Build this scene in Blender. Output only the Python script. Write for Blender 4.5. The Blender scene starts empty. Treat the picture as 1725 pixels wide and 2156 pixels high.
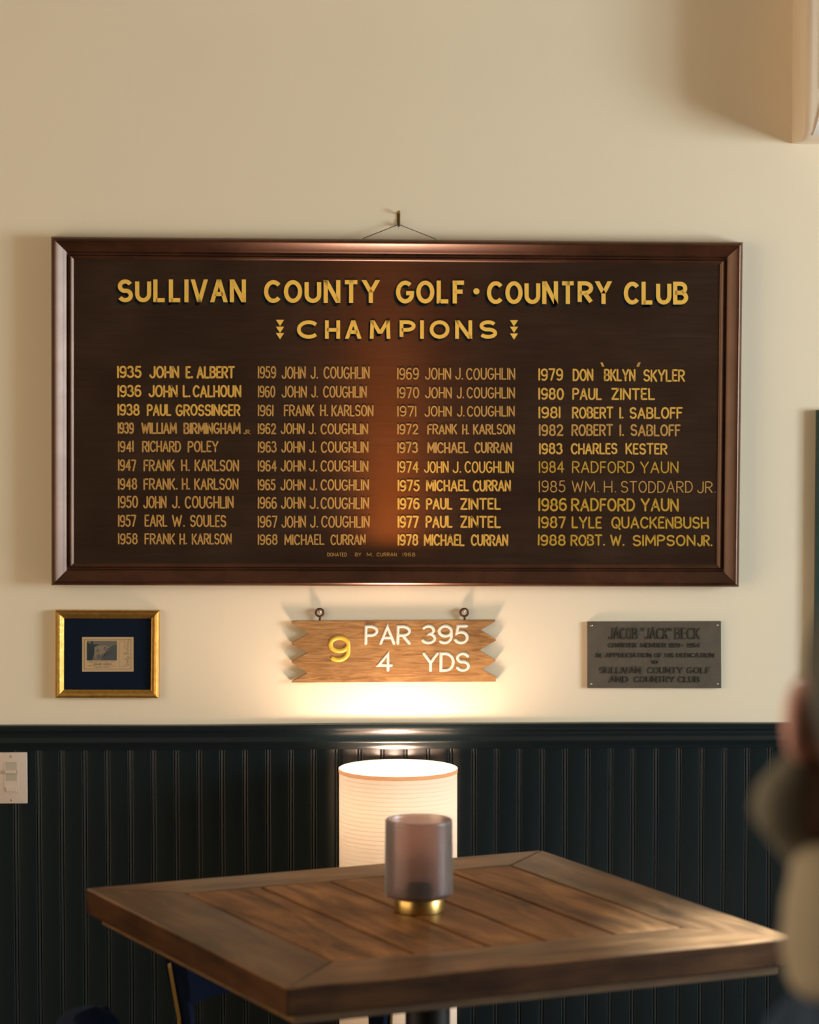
import bpy, bmesh, math, random
from mathutils import Vector, Matrix
from mathutils.geometry import tessellate_polygon
random.seed(7)
S = bpy.context.scene
COL = S.collection
PI = math.pi

# ------------------------------------------------------------------ camera
FPX, PITCH, YAW = 7136.0, math.atan(538 / 7136.0), math.radians(1.65)
CAM = Vector((0.0, -7.47, 1.865))
W, H = 1725, 2156
cd = bpy.data.cameras.new('camera')
cam = bpy.data.objects.new('camera', cd)
COL.objects.link(cam)
cam.location = CAM
cam.rotation_euler = (PI / 2 - PITCH, 0, -YAW)
cd.sensor_fit = 'HORIZONTAL'
cd.sensor_width = 36.0
cd.lens = FPX / W * 36.0
cd.clip_start = 0.05
cd.dof.use_dof = True
cd.dof.focus_distance = 7.05
cd.dof.aperture_fstop = 5.7
S.camera = cam

# ------------------------------------------------------------------ light and exposure
wd = bpy.data.worlds.new('world')
S.world = wd
wd.use_nodes = True
wd.node_tree.nodes['Background'].inputs[0].default_value = (1.0, 0.75, 0.49, 1)
wd.node_tree.nodes['Background'].inputs[1].default_value = 3.0
S.view_settings.view_transform = 'Standard'
S.view_settings.look = 'None'
S.view_settings.gamma = 1.0
S.view_settings.exposure = 0.0
S.view_settings.use_curve_mapping = False

def area(name, loc, target, sx, sy, power, color):
    l = bpy.data.lights.new(name, 'AREA')
    l.shape = 'RECTANGLE'
    l.size, l.size_y, l.energy, l.color = sx, sy, power, color
    o = bpy.data.objects.new(name, l)
    COL.objects.link(o)
    o.location = loc
    o.rotation_euler = (Vector(target) - Vector(loc)).to_track_quat('-Z', 'Z').to_euler()
    return o
# daylight entering by the window in the right-hand wall
WIN_X, WIN_Y0, WIN_Y1, WIN_Z0, WIN_Z1 = 4.20, -4.2, -0.4, 0.70, 2.15
area('window_daylight', (WIN_X + 0.16, (WIN_Y0 + WIN_Y1) / 2, (WIN_Z0 + WIN_Z1) / 2),
     (0, (WIN_Y0 + WIN_Y1) / 2, (WIN_Z0 + WIN_Z1) / 2), WIN_Y1 - WIN_Y0, WIN_Z1 - WIN_Z0, 480, (0.72, 0.88, 0.97))
# unseen cool spot, added to brighten the right corner of the table
_sl = bpy.data.lights.new('added_corner_spot', 'SPOT')
_sl.energy, _sl.color, _sl.spot_size, _sl.spot_blend, _sl.shadow_soft_size = 2400, (0.58, 0.80, 1.0), math.radians(29), 1.0, 0.05
_so = bpy.data.objects.new('added_corner_spot', _sl)
COL.objects.link(_so)
_so.location = (1.15, -2.0, 2.97)
_so.rotation_euler = (Vector((1.00, -2.06, 0.76)) - Vector(_so.location)).to_track_quat('-Z', 'Y').to_euler()

# ------------------------------------------------------------------ geometry helpers
_fw = Vector((math.sin(YAW) * math.cos(PITCH), math.cos(YAW) * math.cos(PITCH), -math.sin(PITCH)))
_rt = Vector((math.cos(YAW), -math.sin(YAW), 0))
_up = _rt.cross(_fw)
def ray(x, y):
    return _fw * FPX + _rt * (x - W / 2) + _up * (H / 2 - y)
def on_wall(x, y, off=0.0):              # point seen at photo position x, y lying `off` metres in front of the back wall
    r = ray(x, y)
    return CAM + r * ((-off - CAM.y) / r.y)
def at_z(x, y, z):
    r = ray(x, y)
    return CAM + r * ((z - CAM.z) / r.z)
def at_depth(x, y, d):
    r = ray(x, y)
    return CAM + r * (d / FPX)

def add_box(bm, c, s, rz=0.0, mi=0):
    m = Matrix.Translation(c) @ Matrix.Rotation(rz, 4, 'Z') @ Matrix.Diagonal((s[0], s[1], s[2], 1))
    r = bmesh.ops.create_cube(bm, size=1.0, matrix=m)
    for v in r['verts']:
        for f in v.link_faces:
            f.material_index = mi
    return r['verts']
def box2(bm, a, b):
    a, b = Vector(a), Vector(b)
    return add_box(bm, (a + b) / 2, (abs(b.x - a.x), abs(b.y - a.y), abs(b.z - a.z)))
def lathe(bm, prof, n=64, c=(0, 0, 0), cap=False):
    rings = []
    for r, z in prof:
        rings.append([bm.verts.new((c[0] + r * math.cos(2 * PI * i / n), c[1] + r * math.sin(2 * PI * i / n), c[2] + z)) for i in range(n)])
    for a, b in zip(rings, rings[1:]):
        for i in range(n):
            bm.faces.new((a[i], a[(i + 1) % n], b[(i + 1) % n], b[i]))
    if cap:
        bm.faces.new(rings[0][::-1]); bm.faces.new(rings[-1])
    return rings
def tube(bm, pts, rad, n=10, closed=False):
    pts = [Vector(p) for p in pts]
    rads = rad if isinstance(rad, (list, tuple)) else [rad] * len(pts)
    rings = []
    N = len(pts)
    prev = None
    for i, p in enumerate(pts):
        if closed:
            d = pts[(i + 1) % N] - pts[i - 1]
        else:
            d = pts[min(i + 1, N - 1)] - pts[max(i - 1, 0)]
        d.normalize()
        ref = prev if prev is not None else (Vector((0, 0, 1)) if abs(d.z) < 0.9 else Vector((1, 0, 0)))
        a = (ref - d * ref.dot(d))
        if a.length < 1e-6:
            a = Vector((0, 1, 0)) - d * d.y
        a.normalize(); prev = a
        b = d.cross(a)
        rings.append([bm.verts.new(p + (a * math.cos(2 * PI * k / n) + b * math.sin(2 * PI * k / n)) * rads[i]) for k in range(n)])
    prs = list(zip(rings, rings[1:]))
    if closed:
        prs.append((rings[-1], rings[0]))
    for a, b in prs:
        for k in range(n):
            bm.faces.new((a[k], a[(k + 1) % n], b[(k + 1) % n], b[k]))
    if not closed:
        bm.faces.new(rings[0][::-1]); bm.faces.new(rings[-1])
def bevel(bm, w, seg=2, edges=None):
    bmesh.ops.bevel(bm, geom=edges or list(bm.edges), offset=w, segments=seg, affect='EDGES', profile=0.5, clamp_overlap=True)

def obj(name, bm, mat, parent=None, smooth=None, fix=True):
    if fix:
        bmesh.ops.recalc_face_normals(bm, faces=list(bm.faces))
    me = bpy.data.meshes.new(name)
    bm.to_mesh(me); bm.free()
    for m in (mat if isinstance(mat, (list, tuple)) else [mat]):
        me.materials.append(m)
    if smooth is not None:
        for p in me.polygons:
            p.use_smooth = True
        try:
            me.set_sharp_from_angle(angle=math.radians(smooth))
        except Exception:
            pass
    o = bpy.data.objects.new(name, me)
    COL.objects.link(o)
    if parent:
        o.parent = parent
        o.matrix_parent_inverse = parent.matrix_world.inverted() if not parent.parent else Matrix.Identity(4)
    return o
def thing(name, label, cat, loc=(0, 0, 0), rz=0.0, group=None):
    o = bpy.data.objects.new(name, None)
    o.empty_display_size = 0.05
    COL.objects.link(o)
    o.location = loc
    o.rotation_euler = (0, 0, rz)
    o['label'] = label; o['category'] = cat
    if group: o['group'] = group
    return o
def wthing(name, label, cat, loc, group=None):     # a thing whose parts are modelled in room coordinates
    o = thing(name, label, cat, loc, 0, group)
    o.matrix_world = Matrix.Translation(loc)
    return o
def part(name, bm, mat, t, smooth=None, label=None, fix=True):   # part modelled in room coordinates
    base = t
    while base.parent: base = base.parent
    bmesh.ops.translate(bm, vec=-Vector(base.location), verts=list(bm.verts))
    o = obj(name, bm, mat, None, smooth, fix)
    o.parent = t
    if label: o['label'] = label
    return o
def lpart(name, bm, mat, t, smooth=None, label=None):            # part modelled in the thing's own coordinates
    o = obj(name, bm, mat, None, smooth)
    o.parent = t
    if label: o['label'] = label
    return o
def struct(name, bm, mat, smooth=None):
    o = obj(name, bm, mat, None, smooth)
    o['kind'] = 'structure'
    return o

# ------------------------------------------------------------------ materials
class NT:
    def __init__(s, name):
        s.m = bpy.data.materials.new(name); s.m.use_nodes = True
        s.t = s.m.node_tree; s.n = s.t.nodes
        s.b = s.n['Principled BSDF']; s.out = s.n['Material Output']
    def add(s, typ, **k):
        nd = s.n.new(typ)
        for a, v in k.items():
            setattr(nd, a, v)
        return nd
    def link(s, a, b): s.t.links.new(a, b)
    def set(s, **k):
        for a, v in k.items():
            s.b.inputs[a.replace('_', ' ')].default_value = v
def rgb(c): return (c[0], c[1], c[2], 1)
def plain(name, c, rough=0.5, metal=0.0, spec=0.5, noise=0.0, nscale=20, bump=0.0, bscale=200, coat=0.0):
    k = NT(name)
    k.set(Base_Color=rgb(c), Roughness=rough, Metallic=metal, Coat_Weight=coat)
    k.b.inputs['Specular IOR Level'].default_value = spec
    tc = k.add('ShaderNodeTexCoord')
    if noise:
        nz = k.add('ShaderNodeTexNoise'); nz.inputs['Scale'].default_value = nscale; nz.inputs['Detail'].default_value = 5
        k.link(tc.outputs['Object'], nz.inputs['Vector'])
        mx = k.add('ShaderNodeMix', data_type='RGBA')
        mx.inputs['A'].default_value = rgb([v * (1 - noise) for v in c])
        mx.inputs['B'].default_value = rgb([min(1, v * (1 + noise)) for v in c])
        k.link(nz.outputs['Fac'], mx.inputs['Factor']); k.link(mx.outputs['Result'], k.b.inputs['Base Color'])
    if bump:
        nb = k.add('ShaderNodeTexNoise'); nb.inputs['Scale'].default_value = bscale; nb.inputs['Detail'].default_value = 3
        k.link(tc.outputs['Object'], nb.inputs['Vector'])
        bp = k.add('ShaderNodeBump'); bp.inputs['Strength'].default_value = bump; bp.inputs['Distance'].default_value = 0.002
        k.link(nb.outputs['Fac'], bp.inputs['Height']); k.link(bp.outputs['Normal'], k.b.inputs['Normal'])
    return k.m
def wood(name, dark, mid, light, rough=0.45, stretch=(2.5, 30, 30), island=False, uv=False, coat=0.0, bump=0.25, wear=None, spec=0.5, ring=0.0, rvar=0.1):
    k = NT(name)
    tc = k.add('ShaderNodeTexCoord')
    src = tc.outputs['UV'] if uv else tc.outputs['Object']
    mp = k.add('ShaderNodeMapping'); mp.inputs['Scale'].default_value = stretch
    k.link(src, mp.inputs['Vector'])
    vec = mp.outputs['Vector']
    if island:
        gi = k.add('ShaderNodeNewGeometry')
        ml = k.add('ShaderNodeMath', operation='MULTIPLY'); ml.inputs[1].default_value = 37.0
        k.link(gi.outputs['Random Per Island'], ml.inputs[0])
        va = k.add('ShaderNodeVectorMath', operation='ADD')
        k.link(vec, va.inputs[0]); k.link(ml.outputs[0], va.inputs[1]); vec = va.outputs[0]
    n1 = k.add('ShaderNodeTexNoise'); n1.inputs['Scale'].default_value = 1.0; n1.inputs['Detail'].default_value = 8
    n1.inputs['Roughness'].default_value = 0.62; n1.inputs['Distortion'].default_value = 0.7 + ring
    k.link(vec, n1.inputs['Vector'])
    cr = k.add('ShaderNodeValToRGB')
    e = cr.color_ramp.elements
    e[0].position, e[0].color = 0.30, rgb(dark)
    e[1].position, e[1].color = 0.72, rgb(light)
    em = e.new(0.5); em.color = rgb(mid)
    k.link(n1.outputs['Fac'], cr.inputs['Fac'])
    col = cr.outputs['Color']
    n2 = k.add('ShaderNodeTexNoise'); n2.inputs['Scale'].default_value = 7.0; n2.inputs['Detail'].default_value = 4
    k.link(src, n2.inputs['Vector'])
    mx = k.add('ShaderNodeMix', data_type='RGBA', blend_type='MULTIPLY'); mx.inputs['Factor'].default_value = 1.0
    r2 = k.add('ShaderNodeMapRange'); r2.inputs['From Min'].default_value = 0.3; r2.inputs['From Max'].default_value = 0.7
    r2.inputs['To Min'].default_value = 0.62; r2.inputs['To Max'].default_value = 1.25
    k.link(n2.outputs['Fac'], r2.inputs['Value'])
    k.link(col, mx.inputs['A']); k.link(r2.outputs['Result'], mx.inputs['B'])
    col = mx.outputs['Result']
    if island:
        m3 = k.add('ShaderNodeMix', data_type='RGBA', blend_type='MULTIPLY'); m3.inputs['Factor'].default_value = 1.0
        r3 = k.add('ShaderNodeMapRange'); r3.inputs['To Min'].default_value = 0.75; r3.inputs['To Max'].default_value = 1.25
        k.link(gi.outputs['Random Per Island'], r3.inputs['Value'])
        k.link(col, m3.inputs['A']); k.link(r3.outputs['Result'], m3.inputs['B']); col = m3.outputs['Result']
    if wear:
        n4 = k.add('ShaderNodeTexNoise'); n4.inputs['Scale'].default_value = wear[1]; n4.inputs['Detail'].default_value = 9; n4.inputs['Roughness'].default_value = 0.75
        k.link(src, n4.inputs['Vector'])
        r4 = k.add('ShaderNodeMapRange'); r4.inputs['From Min'].default_value = wear[2]; r4.inputs['From Max'].default_value = wear[2] + 0.05
        k.link(n4.outputs['Fac'], r4.inputs['Value'])
        m4 = k.add('ShaderNodeMix', data_type='RGBA'); m4.inputs['B'].default_value = rgb(wear[0])
        k.link(r4.outputs['Result'], m4.inputs['Factor']); k.link(col, m4.inputs['A']); col = m4.outputs['Result']
    k.link(col, k.b.inputs['Base Color'])
    k.set(Coat_Weight=coat, Coat_Roughness=0.25)
    k.b.inputs['Specular IOR Level'].default_value = spec
    rr = k.add('ShaderNodeMapRange'); rr.inputs['To Min'].default_value = rough + rvar; rr.inputs['To Max'].default_value = rough - rvar
    k.link(n1.outputs['Fac'], rr.inputs['Value']); k.link(rr.outputs['Result'], k.b.inputs['Roughness'])
    bp = k.add('ShaderNodeBump'); bp.inputs['Strength'].default_value = bump; bp.inputs['Distance'].default_value = 0.002
    k.link(n1.outputs['Fac'], bp.inputs['Height']); k.link(bp.outputs['Normal'], k.b.inputs['Normal'])
    return k.m

M = {}
M['wall'] = plain('wall_paint', (0.86, 0.765, 0.59), 0.75, spec=0.25, noise=0.015, nscale=3, bump=0.06, bscale=350)
M['rear'] = plain('dark_rear_wall_paint', (0.03, 0.027, 0.022), 0.8)
M['ceiling'] = plain('ceiling_paint', (0.32, 0.28, 0.22), 0.9)
M['wainscot'] = plain('dark_green_black_paint', (0.0080, 0.0150, 0.0175), 0.25, spec=0.6, noise=0.12, nscale=30, bump=0.05, bscale=120)
M['floor'] = wood('floor_boards', (0.03, 0.015, 0.008), (0.06, 0.03, 0.015), (0.09, 0.05, 0.025), 0.5, (14, 1.2, 14))
M['board_frame'] = wood('mahogany_frame', (0.030, 0.011, 0.006), (0.050, 0.018, 0.009), (0.075, 0.028, 0.013), 0.33, (20, 20, 20), bump=0.06, wear=((0.20, 0.10, 0.05), 60, 0.70), spec=0.5, rvar=0.05)
M['board_panel'] = wood('dark_oak_panel', (0.014, 0.0095, 0.0064), (0.024, 0.0160, 0.0105), (0.036, 0.023, 0.0145), 0.42, (6, 60, 110), bump=0.15, spec=0.25, ring=0.4)
_b = M['board_panel'].node_tree                     # amber shellac over a sideways grain: the sheen is orange and spreads up and down
_g = _b.nodes.new('ShaderNodeBsdfAnisotropic')
_g.inputs['Color'].default_value = (1.0, 0.29, 0.02, 1)
_g.inputs['Roughness'].default_value = 0.47
_g.inputs['Anisotropy'].default_value = 0.62
_tv = _b.nodes.new('ShaderNodeCombineXYZ'); _tv.inputs[0].default_value = 1.0
_b.links.new(_tv.outputs[0], _g.inputs['Tangent'])
_ms = _b.nodes.new('ShaderNodeMixShader'); _ms.inputs[0].default_value = 0.09
_b.links.new(_b.nodes['Principled BSDF'].outputs[0], _ms.inputs[1]); _b.links.new(_g.outputs[0], _ms.inputs[2])
_b.links.new(_ms.outputs[0], _b.nodes['Material Output'].inputs['Surface'])
_b = M['board_frame'].node_tree
_g = _b.nodes.new('ShaderNodeBsdfAnisotropic'); _g.inputs['Color'].default_value = (1.0, 0.36, 0.08, 1); _g.inputs['Roughness'].default_value = 0.38
_ms = _b.nodes.new('ShaderNodeMixShader'); _ms.inputs[0].default_value = 0.04
_b.links.new(_b.nodes['Principled BSDF'].outputs[0], _ms.inputs[1]); _b.links.new(_g.outputs[0], _ms.inputs[2])
_b.links.new(_ms.outputs[0], _b.nodes['Material Output'].inputs['Surface'])
M['gold_paint'] = plain('gold_leaf_paint', (0.74, 0.42, 0.075), 0.5, noise=0.15, nscale=120)
M['gold_pale'] = plain('pale_gold_paint', (0.55, 0.30, 0.075), 0.5, noise=0.15, nscale=120)
M['gold_bright'] = plain('bright_gold_paint', (0.90, 0.54, 0.09), 0.5, noise=0.12, nscale=120)
M['gold_yellow'] = plain('yellow_gold_paint', (0.55, 0.32, 0.03), 0.5, noise=0.15, nscale=120)
M['shade_black'] = plain('black_letter_shade_paint', (0.006, 0.006, 0.006), 0.5)
M['wire'] = plain('picture_wire', (0.05, 0.04, 0.03), 0.4, metal=0.8)
M['brass'] = plain('aged_brass', (0.50, 0.34, 0.11), 0.3, metal=1.0, noise=0.15, nscale=60)
M['gilt'] = plain('gilt_moulding', (0.62, 0.36, 0.09), 0.38, metal=0.85, noise=0.35, nscale=90, bump=0.3, bscale=160)
M['navy_mat'] = plain('navy_mat_board', (0.003, 0.009, 0.024), 0.8, spec=0.15, noise=0.2, nscale=200)
M['card'] = plain('aged_card', (0.56, 0.40, 0.22), 0.8, noise=0.05, nscale=150)
M['ink'] = plain('brown_ink', (0.10, 0.075, 0.055), 0.8)
M['ink_thin'] = plain('faded_ink', (0.22, 0.17, 0.11), 0.8)
M['photo_dark'] = plain('print_dark_teal', (0.018, 0.035, 0.042), 0.6, noise=0.3, nscale=500)
M['photo_mid'] = plain('print_grey', (0.15, 0.135, 0.115), 0.6, noise=0.3, nscale=600)
M['photo_teal'] = plain('print_grey_teal', (0.07, 0.08, 0.08), 0.6, noise=0.3, nscale=600)
M['photo_light'] = plain('print_pale', (0.26, 0.20, 0.14), 0.6, noise=0.2, nscale=600)
M['sign_wood'] = wood('oak_sign', (0.17, 0.075, 0.022), (0.36, 0.185, 0.062), (0.50, 0.29, 0.115), 0.5, (9, 90, 85), bump=0.4, ring=1.6)
M['white_paint'] = plain('white_sign_paint', (0.82, 0.76, 0.66), 0.4)
M['yellow_paint'] = plain('yellow_sign_paint', (0.80, 0.50, 0.06), 0.4)
M['rust'] = plain('rusty_iron', (0.10, 0.045, 0.02), 0.5, metal=0.6, noise=0.3, nscale=200)
M['steel'] = plain('steel_pin', (0.6, 0.55, 0.48), 0.3, metal=1.0)
M['bronze'] = plain('weathered_bronze', (0.115, 0.095, 0.070), 0.55, metal=0.25, noise=0.25, nscale=45, bump=0.35, bscale=400)
M['bronze_letter'] = plain('dark_bronze_letter', (0.055, 0.053, 0.042), 0.5, metal=0.25, noise=0.2, nscale=150)
M['ac_plastic'] = plain('ivory_plastic', (0.90, 0.76, 0.60), 0.4)
M['ac_panel'] = plain('white_plastic', (0.78, 0.74, 0.68), 0.35)
M['ac_dark'] = plain('dark_slot', (0.02, 0.02, 0.02), 0.6)
M['teal'] = plain('dark_green_frame_paint', (0.012, 0.045, 0.042), 0.45, noise=0.2, nscale=40, bump=0.1, bscale=80)
M['teal_in'] = plain('dark_green_cloth', (0.010, 0.028, 0.026), 0.8, noise=0.2, nscale=40)
M['switch'] = plain('almond_plastic', (0.68, 0.56, 0.47), 0.35)
M['switch_dark'] = plain('almond_plastic_slot', (0.50, 0.43, 0.34), 0.4)
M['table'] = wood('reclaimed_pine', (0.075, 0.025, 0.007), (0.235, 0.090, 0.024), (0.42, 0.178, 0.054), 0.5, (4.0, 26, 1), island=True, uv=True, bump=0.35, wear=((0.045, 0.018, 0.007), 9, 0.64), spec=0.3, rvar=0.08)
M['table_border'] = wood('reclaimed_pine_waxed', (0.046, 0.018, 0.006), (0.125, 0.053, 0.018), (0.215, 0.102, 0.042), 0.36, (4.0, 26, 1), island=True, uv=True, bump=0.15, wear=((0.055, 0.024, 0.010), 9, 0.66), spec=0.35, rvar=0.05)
M['table_edge_shaded'] = wood('reclaimed_pine_shaded_edge', (0.022, 0.009, 0.004), (0.050, 0.021, 0.008), (0.085, 0.038, 0.015), 0.5, (4.0, 26, 1), island=True, uv=True, bump=0.3, spec=0.12)  # pine darkened in colour on the side faces, standing in for shade
M['table_low'] = wood('reclaimed_pine_batten', (0.06, 0.03, 0.009), (0.11, 0.056, 0.017), (0.15, 0.08, 0.026), 0.5, (6, 6, 40))
M['black_metal'] = plain('black_metal', (0.012, 0.012, 0.013), 0.42, metal=0.3)
M['velvet'] = plain('navy_velvet', (0.003, 0.0065, 0.019), 0.85, spec=0.08, noise=0.3, nscale=60)
M['velvet'].node_tree.nodes['Principled BSDF'].inputs['Sheen Weight'].default_value = 0.06
M['velvet'].node_tree.nodes['Principled BSDF'].inputs['Sheen Tint'].default_value = (0.2, 0.35, 0.8, 1)
M['skin'] = plain('skin', (0.78, 0.42, 0.37), 0.55, noise=0.06, nscale=20)
M['hair'] = plain('dark_grey_hair', (0.050, 0.056, 0.050), 0.75, noise=0.5, nscale=60, bump=0.5, bscale=120)
M['beard'] = plain('grey_beard', (0.15, 0.145, 0.115), 0.8, noise=0.5, nscale=60, bump=0.5, bscale=120)
M['scarf'] = plain('beige_knit', (0.34, 0.30, 0.225), 0.9, noise=0.1, nscale=60, bump=0.3, bscale=120)
M['navy_cloth'] = plain('navy_jacket', (0.008, 0.034, 0.085), 0.9, noise=0.15, nscale=50)
M['trouser'] = plain('dark_trousers', (0.012, 0.012, 0.014), 0.9)
M['shoe'] = plain('black_shoe_leather', (0.01, 0.01, 0.01), 0.4)

def shade_material():
    k = NT('linen_lamp_shade')
    k.n.remove(k.b)
    tc = k.add('ShaderNodeTexCoord')
    sp = k.add('ShaderNodeSeparateXYZ'); k.link(tc.outputs['UV'], sp.inputs[0])
    def lines(sock, scale, lo):
        m = k.add('ShaderNodeMath', operation='MULTIPLY'); m.inputs[1].default_value = scale; k.link(sock, m.inputs[0])
        f = k.add('ShaderNodeMath', operation='FRACT'); k.link(m.outputs[0], f.inputs[0])
        r = k.add('ShaderNodeMapRange'); r.inputs['From Min'].default_value = 0.0; r.inputs['From Max'].default_value = 0.3
        r.inputs['To Min'].default_value = lo; r.inputs['To Max'].default_value = 1.0
        k.link(f.outputs[0], r.inputs['Value']); return r.outputs['Result']
    a = lines(sp.outputs['X'], 190, 0.80); b = lines(sp.outputs['Y'], 66, 0.55)
    ml = k.add('ShaderNodeMath', operation='MULTIPLY'); k.link(a, ml.inputs[0]); k.link(b, ml.inputs[1])
    mx = k.add('ShaderNodeMix', data_type='RGBA')
    mx.inputs['A'].default_value = rgb((0.040, 0.026, 0.010)); mx.inputs['B'].default_value = rgb((0.135, 0.122, 0.103))
    k.link(ml.outputs[0], mx.inputs['Factor'])
    tr = k.add('ShaderNodeBsdfTranslucent'); df = k.add('ShaderNodeBsdfDiffuse')
    k.link(mx.outputs['Result'], tr.inputs['Color']); df.inputs['Color'].default_value = rgb((0.90, 0.84, 0.74))
    ms = k.add('ShaderNodeMixShader'); ms.inputs[0].default_value = 0.5
    k.link(tr.outputs[0], ms.inputs[1]); k.link(df.outputs[0], ms.inputs[2])
    k.link(ms.outputs[0], k.out.inputs['Surface'])
    return k.m
M['shade'] = shade_material()
def trim_material():
    k = NT('lamp_shade_trim'); k.n.remove(k.b)
    tr = k.add('ShaderNodeBsdfTranslucent'); tr.inputs['Color'].default_value = rgb((0.95, 0.66, 0.44))
    df = k.add('ShaderNodeBsdfDiffuse'); df.inputs['Color'].default_value = rgb((0.75, 0.55, 0.38))
    ms = k.add('ShaderNodeMixShader'); ms.inputs[0].default_value = 0.15
    k.link(tr.outputs[0], ms.inputs[1]); k.link(df.outputs[0], ms.inputs[2]); k.link(ms.outputs[0], k.out.inputs['Surface'])
    return k.m
M['shade_trim'] = trim_material()
def emit(name, c, s):
    k = NT(name); k.n.remove(k.b)
    e = k.add('ShaderNodeEmission'); e.inputs[0].default_value = rgb(c); e.inputs[1].default_value = s
    k.link(e.outputs[0], k.out.inputs['Surface']); return k.m
M['bulb'] = emit('glowing_bulb', (1.0, 0.72, 0.42), 40)
def pane_material():
    k = NT('picture_glass'); k.n.remove(k.b)
    t = k.add('ShaderNodeBsdfTransparent'); g = k.add('ShaderNodeBsdfGlossy'); g.inputs['Roughness'].default_value = 0.05
    ms = k.add('ShaderNodeMixShader'); ms.inputs[0].default_value = 0.018; k.link(t.outputs[0], ms.inputs[1]); k.link(g.outputs[0], ms.inputs[2])
    k.link(ms.outputs[0], k.out.inputs['Surface']); return k.m
M['pane'] = pane_material()
def smoked_glass():
    k = NT('ribbed_smoky_glass'); k.n.remove(k.b)
    tr = k.add('ShaderNodeBsdfTranslucent'); tr.inputs['Color'].default_value = rgb((0.42, 0.33, 0.30))
    df = k.add('ShaderNodeBsdfDiffuse'); df.inputs['Color'].default_value = rgb((0.20, 0.20, 0.21))
    gl = k.add('ShaderNodeBsdfGlossy'); gl.inputs['Roughness'].default_value = 0.28; gl.inputs['Color'].default_value = rgb((0.9, 0.95, 1.0))
    rf = k.add('ShaderNodeBsdfRefraction'); rf.inputs['Roughness'].default_value = 0.35; rf.inputs['IOR'].default_value = 1.05
    rf.inputs['Color'].default_value = rgb((0.86, 0.75, 0.72))
    m0 = k.add('ShaderNodeMixShader'); m0.inputs[0].default_value = 0.6; k.link(tr.outputs[0], m0.inputs[1]); k.link(df.outputs[0], m0.inputs[2])
    m1 = k.add('ShaderNodeMixShader'); m1.inputs[0].default_value = 0.80; k.link(m0.outputs[0], m1.inputs[1]); k.link(rf.outputs[0], m1.inputs[2])
    fr = k.add('ShaderNodeLayerWeight'); fr.inputs['Blend'].default_value = 0.25
    mr = k.add('ShaderNodeMapRange'); mr.inputs['To Min'].default_value = 0.07; mr.inputs['To Max'].default_value = 0.6; k.link(fr.outputs['Fresnel'], mr.inputs['Value'])
    m2 = k.add('ShaderNodeMixShader'); k.link(mr.outputs['Result'], m2.inputs[0]); k.link(m1.outputs[0], m2.inputs[1]); k.link(gl.outputs[0], m2.inputs[2])
    k.link(m2.outputs[0], k.out.inputs['Surface'])
    return k.m
M['smoke'] = smoked_glass()

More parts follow.
